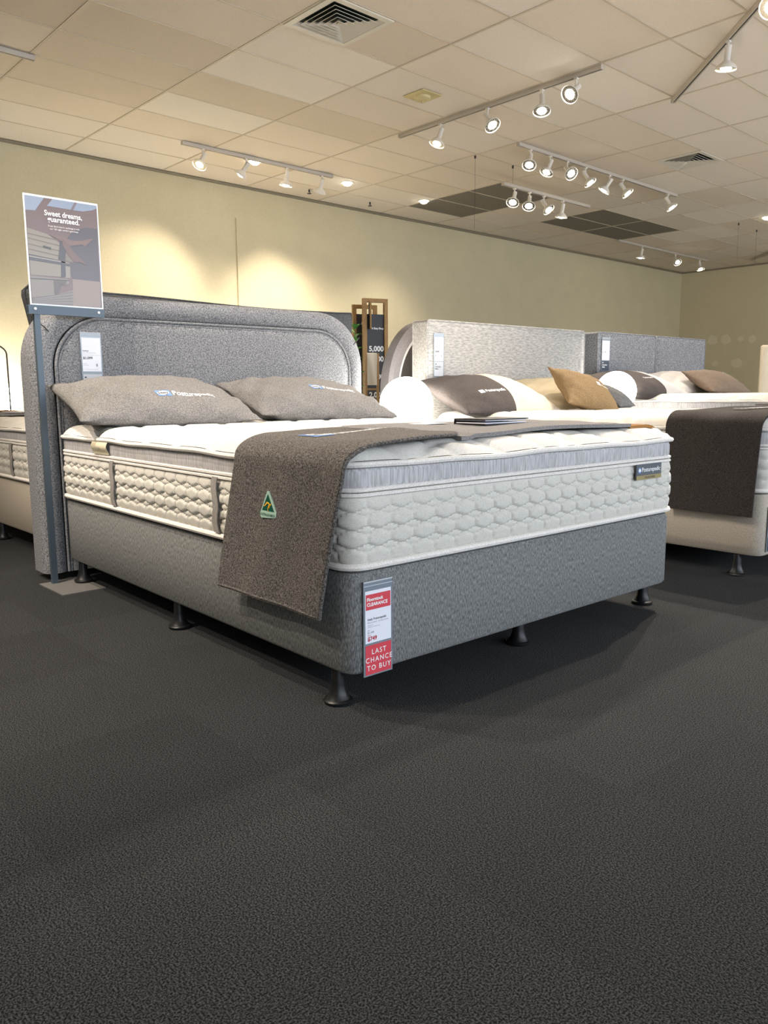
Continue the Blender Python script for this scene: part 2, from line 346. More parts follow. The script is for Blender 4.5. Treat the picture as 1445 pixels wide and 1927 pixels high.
# hanging wires
for k, (x, y, z, lab) in enumerate([(8.05, 6.421, 3.31, 'thin wire dropping from the ceiling to the lower hung lamp rail'), (7.386, 6.448, 2.72, 'long thin wire hanging loose left of the dark ceiling panels'),
                                    (13.53, 6.075, 2.95, 'thin hanging ceiling wire at far right, left one of the two'), (14.34, 6.12, 2.98, 'thin hanging ceiling wire at far right, right one of the two')]):
    o = MB().tube([(0, 0, 0.004), (0.004, 0, (z-CZ)*0.5), (0, 0, z-CZ)], 0.0016, 6).lathe([(0.012, -0.03), (0.012, 0.003)], 8).build('hanging_wire', M['slot'])
    o.location = (x, y, CZ); tag(o, lab, 'wire', 'wires hanging from the ceiling')

# ------------------------------------------------------------------ track lighting
def track(p0, p1, label, z=CZ):
    d = (Vector(p1)-Vector(p0)); ln = d.length
    t = empty('lighting_rail', (p0[0], p0[1], z), math.atan2(d.y, d.x), label, 'light rail', 'ceiling lighting rails')
    m = MB().box(0, ln, -0.02, -0.014, -0.036, 0).box(0, ln, 0.014, 0.02, -0.036, 0).box(0, ln, -0.014, 0.014, -0.008, 0)
    m.box(0, ln, -0.014, -0.007, -0.036, -0.032).box(0, ln, 0.007, 0.014, -0.036, -0.032)
    m.build('channel', M['track'], t, False)
    MB().box(0.01, ln-0.01, -0.0065, 0.0065, -0.032, -0.0085).build('conductor_slot', M['slot'], t, False)
    for x in (-0.006, ln): MB().box(x, x+0.006, -0.022, 0.022, -0.038, 0).build('end_cap', M['track'], t, False)
    return t
NSPOT = [0]
def spot_head(loc, aim, label, lit=True, z=CZ-0.036, power=1.0, size=78):
    s = empty('track_spotlight', (loc[0], loc[1], z), 0, label, 'spotlight', 'white track spotlights')
    a = Vector(aim).normalized()
    MB().box(-0.016, 0.016, -0.016, 0.016, -0.014, 0.0).lathe([(0.008, -0.085), (0.008, -0.014)], 8).build('bracket', M['white_metal'], s, False)
    p = Vector((0, 0, -0.085))
    MB().lathe([(0.012, -0.055), (0.024, -0.05), (0.024, 0.055), (0.03, 0.065)], 16, p, a).build('lamp_holder', M['white_metal'], s)
    MB().lathe([(0.028, 0.058), (0.035, 0.066), (0.062, 0.086), (0.078, 0.105), (0.082, 0.118), (0.079, 0.121), (0.074, 0.112), (0.058, 0.092), (0.03, 0.074), (0.01, 0.072)], 24, p, a).build('reflector', M['white_metal'], s)
    MB().lathe([(0.028, 0.076), (0.057, 0.094), (0.073, 0.113)], 24, p, a).build('inner_bowl', M['reflector'], s)
    prof = [(0.012, 0.076), (0.03, 0.086), (0.042, 0.10), (0.044, 0.112), (0.034, 0.124), (0.016, 0.131), (0.002, 0.132)]
    MB().lathe(prof, 18, p, a).build('bulb', M['bulb'] if lit else M['white_metal'], s)
    if lit:
        L = bpy.data.lights.new('spot_beam', 'SPOT'); L.energy = SPOT_W*power; L.color = (1.0, 0.87, 0.73); L.spot_size = math.radians(size); L.spot_blend = 0.85; L.shadow_soft_size = 0.04
        o = bpy.data.objects.new('spot_beam', L); COL.objects.link(o); o.parent = s
        o.location = p + a*0.165; o.rotation_mode = 'QUATERNION'; o.rotation_quaternion = a.to_track_quat('-Z', 'Y')
    return s
ORD = ['first', 'second', 'third', 'fourth', 'fifth', 'sixth', 'seventh']
def rail_with_heads(p0, p1, rail_label, heads, where, z=CZ):
    track(p0, p1, rail_label, z)
    for k, (loc, aim, pw) in enumerate(heads):
        spot_head(loc, aim, 'white track spotlight, %s from left on %s' % (ORD[k], where), pw > 0, z-0.036, pw)
rail_with_heads((4.58, 8.2), (6.66, 8.2), 'white lamp rail above the beige wall behind the grey headboard',
    [((4.83, 8.2), (-.5, -.15, -.8), 1), ((5.39, 8.2), (-.42, .52, -.85), .7), ((5.97, 8.2), (-.1, .15, -1), 1), ((6.5, 8.2), (.02, .5, -.9), .7)], 'the rail nearest the beige wall')
rail_with_heads((6.2, 6.47), (6.2, 4.02), 'long white four lamp rail running toward the top right',
    [((6.2, 5.88), (-.32, .12, -.9), 1), ((6.2, 5.26), (-.1, -.6, -.75), 1), ((6.2, 4.63), (-.25, -.2, -.95), 1), ((6.2, 4.27), (-.72, .0, -.55), 1)], 'the four lamp rail at upper centre')
rail_with_heads((7.36, 5.8), (10.9, 5.8), 'long white seven lamp rail in the middle of the ceiling',
    [((7.58, 5.8), (-.5, -.25, -.85), 1), ((7.95, 5.8), (-.45, .1, -.9), 1), ((8.29, 5.8), (-.3, -.7, -.6), 1), ((8.67, 5.8), (.2, -.5, -.85), 1), ((9.2, 5.8), (-.3, .45, -.8), .6), ((9.51, 5.8), (.2, -.55, -.8), 1), ((10.67, 5.8), (.2, -.5, -.85), 1)], 'the long seven lamp rail')
rail_with_heads((7.87, 6.42), (9.70, 6.42), 'thin lower hung lamp rail in front of the dark panels',
    [((8.09, 6.42), (-.55, -.2, -.85), 1), ((8.39, 6.42), (-.5, -.3, -.85), 1), ((8.69, 6.42), (.1, -.6, -.8), 1), ((9.10, 6.42), (.0, .2, -1), .6)], 'the lower hung rail before the dark panels', 3.31)
rail_with_heads((13.3, 8.15), (16.75, 8.15), 'far white lamp rail near the back right corner',
    [((14.12, 8.15), (-.05, .15, -1), .6), ((15.42, 8.15), (-.4, -.6, -.7), 1), ((16.44, 8.15), (-.15, -.3, -.95), 1)], 'the far rail by the room corner')
rail_with_heads((7.40, 4.01), (5.0, 1.60), 'dark slotted lamp rail running diagonally at the top right corner',
    [((6.45, 3.06), (.05, .1, -1), .7), ((5.86, 2.47), (-.72, -.10, -.6), 1.6), ((5.3, 1.9), (-.75, .1, -.6), 1.4)], 'the diagonal rail at top right')
rail_with_heads((17.37, 7.474), (15.6, 5.6), 'short slanted lamp rail at the far right edge', [((16.75, 6.82), (-.6, -.6, -.5), 1)], 'the short rail at the far right edge')
# lamps of the same kind left of and behind the camera
rail_with_heads((-1.4, 7.0), (2.6, 7.0), 'end of a white lamp rail at the upper left edge', [((-.8, 7.0), (.2, .35, -.9), 1), ((.4, 7.0), (.2, .45, -.9), 1), ((1.5, 7.0), (.3, .4, -.9), 1)], 'the rail at the upper left edge')
rail_with_heads((-2.0, 3.0), (0.4, 3.0), 'white lamp rail above left of the grey bed', [((-1.6, 3.0), (.55, .1, -.8), 1), ((-.7, 3.0), (.6, -.1, -.8), 1), ((.2, 3.0), (.38, -.1, -.9), 1)], 'the rail above left of the grey bed')
rail_with_heads((1.0, 0.2), (4.0, 0.2), 'white lamp rail added out of view above the open carpet', [((1.4, 0.2), (-.3, -.5, -.8), .35), ((2.5, 0.2), (.1, -.5, -.8), .35), ((3.6, 0.2), (.4, -.3, -.8), .35)], 'the added rail above the open carpet')  # unseen rail put in to light the foreground
# recessed downlights
for k, (x, y, lab) in enumerate([(5.60, 8.33, 'glowing recessed downlight behind the lamp rail nearest the wall'), (7.05, 8.36, 'glowing recessed downlight right of the lamp rail nearest the wall'),
                                 (8.52, 8.40, 'glowing recessed downlight at the left tip of the dark panels'), (13.42, 5.58, 'glowing recessed downlight at the far right edge')]):
    d = empty('recessed_downlight', (x, y, CZ), 0, lab, 'downlight', 'recessed ceiling downlights')
    MB().lathe([(0.062, -0.001), (0.075, -0.006), (0.085, -0.004), (0.09, 0.004)], 24).build('trim_ring', M['white_metal'], d)
    MB().lathe([(0.002, -0.04), (0.035, -0.034), (0.056, -0.016), (0.062, 0.004)], 20).build('bulb', M['bulb'], d)
    L = bpy.data.lights.new('downlight_beam', 'SPOT'); L.energy = SPOT_W*0.7; L.color = (1, .87, .70); L.spot_size = math.radians(110); L.spot_blend = 0.9; L.shadow_soft_size = 0.05
    o = bpy.data.objects.new('downlight_beam', L); COL.objects.link(o); o.parent = d; o.location = (0, 0, -0.06)

# ------------------------------------------------------------------ bed building blocks
BW, BL = 1.566, 2.03
def rr_path(w, l, r, step, inset=0.0):
    """rounded rectangle from (0,0) to (w,l): list of (x, y, nx, ny, s), counter-clockwise from the middle of the left side"""
    x0, y0, x1, y1 = inset, inset, w-inset, l-inset; r = max(r-inset, 0.004)
    segs = [((x0, (y0+y1)/2), (x0, y0+r), (-1, 0)), ('a', (x0+r, y0+r), PI), ((x0+r, y0), (x1-r, y0), (0, -1)), ('a', (x1-r, y0+r), 1.5*PI),
            ((x1, y0+r), (x1, y1-r), (1, 0)), ('a', (x1-r, y1-r), 0), ((x1-r, y1), (x0+r, y1), (0, 1)), ('a', (x0+r, y1-r), .5*PI), ((x0, y1-r), (x0, (y0+y1)/2), (-1, 0))]
    out = []; s = 0.0
    for g in segs:
        if g[0] == 'a':
            n = max(4, int(r*PI/2/step))
            for k in range(n):
                a = g[2]+PI/2*k/n; out.append((g[1][0]+r*math.cos(a), g[1][1]+r*math.sin(a), math.cos(a), math.sin(a), s+r*PI/2*k/n))
            s += r*PI/2
        else:
            (ax, ay), (bx, by), nn = g; d = math.hypot(bx-ax, by-ay); n = max(1, int(round(d/step)))
            for k in range(n): out.append((ax+(bx-ax)*k/n, ay+(by-ay)*k/n, nn[0], nn[1], s+d*k/n))
            s += d
    return out, s
def make_base(root, w, l, z0, z1, mat, leg_mat, legs, disc_mat=None, r=0.05):
    P, _ = rr_path(w, l, r, 0.05)
    prof = [(z0, -0.03), (z0+0.002, -0.008), (z0+0.012, 0), (z1-0.02, 0.0), (z1-0.006, -0.008), (z1, -0.03)]
    MB().loft([[(x+nx*o, y+ny*o, z) for x, y, nx, ny, s in P] for z, o in prof]).build('upholstered_body', mat, root)
    for x, y, zb in legs:
        g = MB().lathe([(0.012, z0+0.01), (0.017, z0-0.002), (0.0185, zb+0.055), (0.022, zb+0.036), (0.028, zb+0.02), (0.034, zb+0.012)], 20, (x, y, 0)).build('leg', leg_mat, root)
        MB().lathe([(0.034, zb), (0.039, zb+0.003), (0.040, zb+0.009), (0.036, zb+0.013), (0.02, zb+0.016)], 24, (x, y, 0)).build('glide_foot', disc_mat or leg_mat, g)

def mattress_top_z(x, y, w, l, zt, ztop):
    d = max(0.0, min(x, w-x, y, l-y))
    dome = 0.16+0.84*(1-math.exp(-d/0.030))
    a = (x + 0.05*math.sin(2*PI*y/0.46))/0.19; b = (y + 0.07*math.sin(2*PI*x/0.62+0.6))/0.24
    ga = min(a % 1, 1-a % 1)*0.19; gb = min(b % 1, 1-b % 1)*0.24
    g = 0.009*math.exp(-(ga/0.016)**2) + 0.010*math.exp(-(gb/0.018)**2)
    return zt + (ztop-zt)*dome - g*min(1, d/0.03+0.25)
HEXW, HEXP = 0.0805, 0.0465
def hex_puff(s, z, zrow0):
    u = (s/HEXW) % 1 - 0.5
    v = (z-zrow0)/HEXP; v = v - math.floor(v) - 0.5
    hh = (0.5 - 0.27*abs(2*u)**1.15)
    if abs(v) <= hh: d = min((0.5-abs(u))*HEXW*1.1, (hh-abs(v))*HEXP*1.25); return 0.0112*(1-math.exp(-d/0.0034))
    d = (abs(v)-hh)*HEXP*1.1; d = min(d, 0.02)
    return 0.0066*(1-math.exp(-d/0.003))
def make_mattress(root, w, l, z0, zd, zt, ztop, step=0.006, handles=(), top_step=0.012, wave=0.0028):
    P, per = rr_path(w, l, 0.055, step)
    k = round(per/HEXW)*HEXW/per
    nz = max(8, int((zd-z0-0.02)/step)); rings = []
    zrow0 = z0+0.034-HEXP/2
    for q in range(nz+1):
        z = z0+0.012 + (zd-z0-0.020)*q/nz; e = math.sin(PI*q/nz)**0.4
        rings.append([(x+nx*(0.004*e+hex_puff(s*k, z, zrow0)*e-0.006), y+ny*(0.004*e+hex_puff(s*k, z, zrow0)*e-0.006), z) for x, y, nx, ny, s in P])
    MB().loft(rings, caps=False).build('quilted_border', M['border_knit'], root)
    PC, _ = rr_path(w, l, 0.055, 0.03)
    MB().loft([[(x+nx*o, y+ny*o, z) for x, y, nx, ny, s in PC] for z, o in ((zd+0.004, -0.006), (zd+0.02, -0.001), (zt-0.02, -0.001), (zt-0.004, -0.008))], caps=False).build('grey_gusset', M['gusset'], root)
    MB().loft([[(x+nx*o, y+ny*o, z) for x, y, nx, ny, s in PC] for z, o in ((z0, -0.04), (z0+0.001, -0.012), (z0+0.014, -0.010))]).build('underside', M['white_knit'], root)
    def wv(s): return wave*(0.6*math.sin(s*9.1)+0.5*math.sin(s*17.3+1.0)+0.4*math.sin(s*5.2+2))
    # top panel
    nx_, ny_ = int(w/top_step), int(l/top_step); rc = 0.055
    def top(u, v):
        # finer spacing near the rim
        x, y = w*u, l*v; X, Y = x, y
        for cx, sx in ((rc, -1), (w-rc, 1)):
            for cy, sy in ((rc, -1), (l-rc, 1)):
                a, b = (x-cx)*sx, (y-cy)*sy
                if a > 0 and b > 0:
                    m = max(a, b); L = math.hypot(a, b); X, Y = cx+sx*a*m/L, cy+sy*b*m/L
        s = X*1.0+Y*1.0
        d = min(x, w-x, y, l-y)
        return (X, Y, mattress_top_z(x, y, w, l, zt, ztop) + wv(s)*math.exp(-d/0.03))
    MB().grid(top, nx_, ny_).build('pillow_top', M['white_knit'], root)
    PT, _ = rr_path(w, l, 0.055, 0.02)
    MB().tube([(x+nx*0.004, y+ny*0.004, zt-0.002+wv(x+y)) for x, y, nx, ny, s in PT], 0.0085, 8, True).build('top_piping', M['piping'], root)
    for dz in (-0.006, 0.007):
        MB().tube([(x+nx*0.0, y+ny*0.0, zd+dz) for x, y, nx, ny, s in PC], 0.0058, 6, True).build('seam_piping', M['piping'], root)
    MB().tube([(x+nx*0.003, y+ny*0.003, z0+0.010) for x, y, nx, ny, s in PC], 0.0095, 8, True).build('base_piping', M['piping'], root)
    for y in handles:
        hz0, hz1 = z0+0.022, zd-0.004
        def strap(u, v, y=y):
            z = hz0+(hz1-hz0)*v; b = math.sin(PI*v)
            return (-0.012-0.005*b, y+0.032*(0.5-u)+0.006*math.sin(3*v*PI), z)
        MB().sheet(strap, 3, 14, -0.003).build('handle', M['strap'], root)

def pillow_geo(W, D, T, seed=0, pinch=0.07, wr=0.006):
    rnd = random.Random(seed); ph = [rnd.uniform(0, 6.28) for _ in range(6)]
    def surf(a, b, side):
        x = a*W/2*(1-pinch*(1-b*b)*abs(a)**2); y = b*D/2*(1-pinch*(1-a*a)*abs(b)**2)
        e = max(0.0, (1-abs(a)**2.1))*max(0.0, (1-abs(b)**2.4))
        z = T*e**0.58
        ed = (1-e)
        z += wr*e**0.3*ed*(math.sin(9*a+5*b+ph[0])+0.7*math.sin(15*a-8*b+ph[1])+0.6*math.sin(6*a*b*4+ph[2])) + wr*0.5*math.sin(4*a+ph[3])*math.sin(3*b+ph[4])*e
        return Vector((x, y, side*z))
    return surf
def make_pillow(root, surf, mat, n=36, name='pillow_cover', split=None):
    """split: (a_cut, other material): cover sewn of two cloths as two parts"""
    def part(a0, a1, m, nm):
        mb = MB(); nu = max(8, int(n*(a1-a0)/2)*2)
        f = lambda t: t if False else t
        for side in (1, -1):
            mb.grid(lambda u, v: surf((a0+(a1-a0)*(u if side > 0 else 1-u)), math.sin((v*2-1)*PI/2)*1.0, side), nu, n)
        o = mb.build(nm, m, root)
        md = o.modifiers.new('weld', 'WELD'); md.merge_threshold = 0.0005
    if split: part(-1, split[0], mat, name); part(split[0], 1, split[1], 'pillow_second_cloth')
    else: part(-1, 1, mat, name)
def logo(root, mapf, x, y, h, badge=True, text='Posturepedic', width=None):
    """woven mark: blue flag shapes, white oval, white wordmark"""
    x0 = x
    if badge:
        m = MB(); bw = h*1.75
        m.poly([mapf(x-0.04*bw, y+1.05*h), mapf(x+0.42*bw, y+1.0*h), mapf(x+0.62*bw, y-0.2*h), mapf(x+0.12*bw, y-0.15*h)])
        m.poly([mapf(x+0.5*bw, y+1.05*h), mapf(x+0.98*bw, y+0.95*h), mapf(x+1.06*bw, y-0.2*h), mapf(x+0.72*bw, y-0.2*h)])
        m.build('badge_flag', M['blue'], root, False)
        up = lambda a, b: Vector(mapf(a, b))+Vector(mapf.n)*0.0008
        ellipse(MB(), up, x+0.5*bw, y+0.42*h, 0.42*bw, 0.40*h).build('badge_oval', M['ink_white'], root, False)
        up2 = lambda a, b: Vector(mapf(a, b))+Vector(mapf.n)*0.0016
        put_text(MB(), up2, 'Sealy', x+0.5*bw, y+0.22*h, 0.62*h, 0.02, 1, 'c').build('badge_text', M['ink'], root, False)
        x0 = x+1.12*bw
    put_text(MB(), mapf, text, x0, y, h*1.15, 0.018, 1.0, 'l', 0, width).build('embroidered_word', M['ink_white'], root, False)

def price_tag(root, wd, ht, cards, sleeve_top=0.02, th=0.003):
    """plastic sleeve facing local -Y with printed cards; origin at the bottom left corner"""
    MB().box(0, wd, -th, 0, 0, ht).build('plastic_sleeve', M['sleeve'], root, False)
    MB().box(0, wd, -th-0.0012, -th, ht-0.004, ht).box(0, wd, -th-0.0012, -th, ht-sleeve_top*0.62, ht-sleeve_top*0.62+0.002).build('sleeve_rib', M['paper_grey'], root, False)
    for (z0, z1, mat, prints) in cards:
        c = MB().box(0.005, wd-0.005, -th-0.0008, -th, z0, z1).build('printed_card', mat, root, False)
        F = lambda q: (lambda x, z: (x, -th-0.0008-q, z))
        for kind, args, mt, lift in prints:
            mb = MB()
            if kind == 'r': rect(mb, F(lift), *args)
            elif kind == 't': put_text(mb, F(lift), args[0], args[1], args[2], args[3], *(args[4:]))
            mb.build('print', M[mt], c, False)

def throw_sheet(path, y_of, s0, s1, mat, root, name, nu, nv, th, wob=0.004, seed=0):
    """cloth following a path in x-z: path(s) -> (x, z); y_of(s, v) -> y"""
    ph = seed*1.7
    def fn(u, v):
        s = s0+(s1-s0)*u; x, z, hx, hz = path(s, v); y = y_of(s, v)
        wv = wob*(math.sin(7*s+4*v+ph)+0.6*math.sin(13*v-5*s+ph*2))
        return (x+hx*wv, y, z+hz*wv)
    o = MB().sheet(fn, nu, nv, -th).build(name, mat, root); return fn, o

# ------------------------------------------------------------------ bed one: grey king size bed in front
RZ = -0.028
B1 = (1.256, 1.499, 0.0)
bb = empty('divan', B1, RZ, 'grey woven bed base on black feet carrying the clearance tag', 'bed base')
make_base(bb, BW, BL, 0.098, 0.374, M['base_grey'], M['black'], [(0.030, 0.093, 0), (BW/2, 0.093, 0), (BW-0.03, 0.093, 0), (0.03, BL/2, 0), (BW-0.03, BL/2, 0), (0.03, BL-0.10, 0.0045), (BW/2, BL-0.1, 0), (BW-0.03, BL-0.1, 0)])
mt = empty('mattress', (B1[0], B1[1], 0.375), RZ, 'thick white pillow-top mattress with honeycomb quilted border on the grey base', 'mattress')
Z = lambda z: z-0.375
make_mattress(mt, BW, BL, Z(0.375), Z(0.575), Z(0.646), Z(0.695), 0.0045, (0.648, 1.445))
# woven brand label on the foot border
lb = MB().box(1.278, 1.442, -0.016, -0.012, Z(0.513), Z(0.568)).build('brand_label', M['label_grey'], mt, False)
MB().box(1.278, 1.442, -0.0172, -0.016, Z(0.513), Z(0.528)).build('label_band', M['label_gold'], lb, False)
fm = lambda x, z: (x, -0.0168, Z(z))
put_text(MB(), fm, 'Posturepedic', 1.311, 0.541, 0.022, 0.012, 1, 'l', 0, 0.122).build('label_word', M['ink_white'], lb, False)
ellipse(MB(), fm, 1.297, 0.547, 0.0105, 0.0105).build('label_badge', M['blue'], lb, False)
fm2 = lambda x, z: (x, -0.0176, Z(z))
ellipse(MB(), fm2, 1.297, 0.547, 0.0075, 0.006).build('label_oval', M['ink_white'], lb, False)
put_text(MB(), fm2, 'MELBOURNE', 1.365, 0.5165, 0.011, 0.0, 1.1, 'c').build('label_model', M['ink'], lb, False)
# folded care label on the gusset
def care(u, v): return (-0.004-0.010*math.sin(PI*min(1, v*1.2)), 1.632-0.15*u, Z(0.642)-0.052*v)
cl = MB().sheet(care, 6, 8, -0.002).build('care_label', M['label_cream'], mt)
cmap = lambda x, z: (-0.0185, 1.56-x, Z(z))
put_text(MB(), cmap, 'QUEEN', 0, 0.612, 0.012, 0, 1, 'c').build('care_print', M['ink_grey'], cl, False)

# tweed headboard with padded roll border
hb = empty('headboard', (B1[0], B1[1], 0.0), RZ, 'grey tweed headboard with padded rounded border behind the two grey pillows', 'headboard')
def arch_path(x0, x1, z0, z1, r, n=14):
    pts = [(x0, z0+(z1-r-z0)*k/10) for k in range(10)]
    pts += [(x0+r-r*math.cos(PI/2*k/n), z1-r+r*math.sin(PI/2*k/n)) for k in range(n)]
    pts += [(x0+r+(x1-x0-2*r)*k/12, z1) for k in range(12)]
    pts += [(x1-r+r*math.sin(PI/2*k/n), z1-r+r*math.cos(PI/2*k/n)) for k in range(n)]
    pts += [(x1, z1-r-(z1-r-z0)*k/10) for k in range(11)]
    return pts
HX0, HX1, HZ1, HY = -0.088, 1.755, 1.262, 2.052
outer = arch_path(HX0, HX1, 0.03, HZ1, 0.30)
def arch_inset(d): return arch_path(HX0+d, HX1-d, 0.03, HZ1-d, 0.30-d*0.75)
secs = [(0.000, 0.150), (0.000, 0.045), (0.006, 0.024), (0.018, 0.010), (0.036, 0.001), (0.058, 0.000), (0.078, 0.006), (0.092, 0.016), (0.100, 0.030), (0.102, 0.060)]
mb = MB(); n = len(outer); cols = [arch_inset(d) for d, _ in secs]
for q, (d, y) in enumerate(secs): mb.v += [(x, HY+y, z) for x, z in cols[q]]
for q in range(len(secs)-1):
    for i in range(n-1): mb.f.append((q*n+i, (q+1)*n+i, (q+1)*n+i+1, q*n+i+1))
mb.f.append(tuple(q*n for q in range(len(secs)))); mb.f.append(tuple(q*n+n-1 for q in reversed(range(len(secs)))))
mb.build('padded_roll', M['tweed'], hb)
inner = arch_inset(0.102)
def arch_fill(pts, y, mb):
    cx = (HX0+HX1)/2
    half = len(pts)//2
    ring0 = [(x, y+0.022, z) for x, z in pts]; ring1 = [(cx+(x-cx)*0.985, y+0.010, 0.03+(z-0.03)*0.988) for x, z in pts]; ring2 = [(cx+(x-cx)*0.93, y+0.006, 0.03+(z-0.03)*0.95) for x, z in pts]
    N = len(pts); mb.v += ring0+ring1+ring2
    for q in range(2):
        for i in range(N-1): mb.f.append((q*N+i, (q+1)*N+i, (q+1)*N+i+1, q*N+i+1))
    mb.f.append(tuple(2*N+i for i in reversed(range(N))))
    return mb
arch_fill(inner, HY, MB()).build('centre_panel', M['tweed'], hb)
MB().tube([(x, HY+0.012, z) for x, z in arch_inset(0.104)], 0.0065, 8).build('inner_piping', M['tweed'], hb)
MB().tube([(x, HY+0.012, z) for x, z in arch_inset(0.118)], 0.0045, 8).build('panel_piping', M['tweed'], hb)
for xx, s_ in ((HX0+0.02, 1), (HX1-0.02, -1)):
    MB().tube([(xx+s_*0.015, HY+0.003, HZ1-0.13), (xx+s_*0.045, HY-0.0015, HZ1-0.155), (xx+s_*0.085, HY+0.009, HZ1-0.20)], 0.0025, 6).build('roll_seam', M['charcoal'], hb)
pts = arch_inset(0.0)
mb = MB(); N = len(pts); mb.v = [(x, HY+0.150, z) for x, z in pts]; mb.f = [tuple(range(N))]
mb.build('back_panel', M['tweed'], hb, False)

# dark soft headboard standing back to back behind it
def slouch():
    xs0, xs1 = -0.035, 1.82
    pts = []
    zt = lambda t: 1.288+0.006*math.sin(t*7)+0.022*math.exp(-(t/0.09)**2)-0.01*t
    pts += [(xs0+0.055, 0.05), (xs0+0.05, 0.75), (xs0+0.035, 0.95), (xs0+0.028, 1.12), (xs0+0.012, 1.20), (xs0, 1.26), (xs0+0.002, 1.285), (xs0+0.02, 1.302)]
    for k in range(1, 24): t = k/24; pts.append((xs0+0.02+(xs1-xs0-0.04)*t, zt(t)))
    pts += [(xs1-0.004, 1.285), (xs1, 1.26), (xs1-0.006, 1.15), (xs1-0.03, 0.9), (xs1-0.05, 0.05)]
    return pts
sp = slouch(); cxs = 0.86
sb = empty('headboard', (B1[0], B1[1], 0.0), RZ, 'charcoal slouchy headboard showing as a dark edge behind the grey tweed one', 'headboard')
def sl_ring(d, y): return [(cxs+(x-cxs)*(1-d), y, z-d*0.6*(z > 0.5)) for x, z in sp]
MB().loft([sl_ring(0.02, 2.225), sl_ring(0.0, 2.25), sl_ring(0.0, 2.30), sl_ring(0.02, 2.325)]).build('padded_cover', M['charcoal'], sb)
MB().tube([(x, 2.249, z+0.002) for x, z in sp], 0.005, 6).build('edge_seam', M['charcoal'], sb)

# pillows
def place_pillow(name, base, loc, rot, surf, mat, label, cat, group=None, split=None):
    c, s = math.cos(RZ), math.sin(RZ)
    wloc = (base[0]+c*loc[0]-s*loc[1], base[1]+s*loc[0]+c*loc[1], loc[2])
    e = empty(name, wloc, 0, label, cat, group, rot=(rot[0], rot[1], rot[2]+RZ))
    make_pillow(e, surf, mat, split=split); return e
def surf_map(surf, W, D, lift=0.0016):
    def mp(x, y):
        a, b = max(-1, min(1, x/(W/2))), max(-1, min(1, y/(D/2))); p = surf(a, b, 1)
        return (p.x, p.y, p.z+lift)
    mp.n = (0, 0, 1); return mp
for k, (loc, rot, sd, lab) in enumerate([((0.345, 1.785, 0.784), (math.radians(17), math.radians(1), math.radians(-4)), 3, 'grey cloth pillow with embroidered wordmark beside the display stand pole'),
                                         ((1.170, 1.795, 0.784), (math.radians(17), math.radians(2), math.radians(-3)), 5, 'grey cloth pillow with embroidered wordmark beside the glowing globe')]):
    sf = pillow_geo(0.80, 0.49, 0.099, sd, 0.045, 0.012)
    p = place_pillow('pillow', B1, loc, rot, sf, M['pillow_grey'], lab, 'pillow', 'grey pillows on the front bed')
    mp = surf_map(sf, 0.80, 0.49)
    logo(p, mp, -0.06+0.0*k, -0.145+0.045*k, 0.036, True, width=0.195)

# throw over the foot end
def thr_path_factory(zs, out, zedge, ztop, lift):
    # s is x on top (s >= 0.05), below that the cloth bends over the edge and hangs
    def path(s, v):
        if s >= 0.10: return (s, ztop+lift, 0.3, 1.0)
        if s >= -0.05:
            t = (0.10-s)/0.15; a = t*PI/2
            return (0.10-(0.10-out)*math.sin(a), zedge+(ztop+lift-zedge)*math.cos(a)**0.8 if t < 1 else zedge, math.sin(a), math.cos(a))
        return (out-0.012*min(1, (-0.05-s)/0.35), zedge-(-0.05-s), 1.0, 0.0)
    return path
th1 = empty('bed_throw', (B1[0], B1[1], 0.0), RZ, 'brown-grey throw with tan end draped over the front bed and hanging off its side', 'throw')
path1 = thr_path_factory(0, -0.034, 0.640, 0.692, 0.006)
def y1(s, v):
    t = max(0.0, (-0.05-s)/0.40)
    front = 0.045-0.085*math.exp(-((s-0.0)/0.12)**2)*0.6 + 0.11*t
    back = 0.56 + 0.09*min(1, max(0, (s-0.0)/0.5)) if s > 0 else 0.56
    if s <= 0.12: back = 0.50+ (0.12-max(s, 0))*0.0 + 0.085*t + 0.06*max(0, min(1, s/0.12))
    return front+(back-front)*v
def y_dark(s, v):
    t = max(0.0, (-0.05-s)/0.40); q = max(0.0, min(1.0, s/0.5)); q = q*q*(3-2*q)
    front = (-0.035+0.075*q) + 0.105*t
    if s > 0.36: front += 0.10*((s-0.36)/0.16)**2
    back = (0.475+0.22*q) + 0.095*t
    return back+(front-back)*v
fnD, oD = throw_sheet(path1, y_dark, -0.44, 0.52, M['throw_dark'], th1, 'dark_panel', 70, 40, 0.009, 0.0035, 1)
def path_g(s, v): return (s, 0.692+0.006*(s > 0.5), 0.0, 1.0)
def y_grey(s, v): return (0.70-0.03*math.sin(2*s)) + ((0.070+0.02*math.sin(9*s)) - (0.70-0.03*math.sin(2*s)))*v
throw_sheet(path_g, y_grey, 0.46, 1.36, M['throw_grey'], th1, 'grey_panel', 50, 30, 0.012, 0.003, 2)
def path_o(s, v):
    t = max(0.0, (s-1.46)/0.09); return (s, 0.690-0.03*t*t, 0.0, 1.0)
throw_sheet(path_o, lambda s, v: y_grey(1.36, v), 1.355, 1.53, M['throw_orange'], th1, 'tan_panel', 14, 20, 0.011, 0.002, 3)
# hems of the hanging end
def hem(v, s, lift=0.004):
    p = fnD((s+0.44)/0.96, v); return p
MB().tube([Vector(fnD(0.004, v/20))+Vector((-0.004, 0, 0.002)) for v in range(21)], 0.007, 8).build('bottom_hem', M['throw_dark'], th1)
MB().tube([Vector(fnD(u/30*0.96, 1.0))+Vector((-0.003 if u < 16 else 0, 0, 0.004 if u >= 16 else 0)) for u in range(31)], 0.0055, 8).build('side_hem', M['throw_dark'], th1)
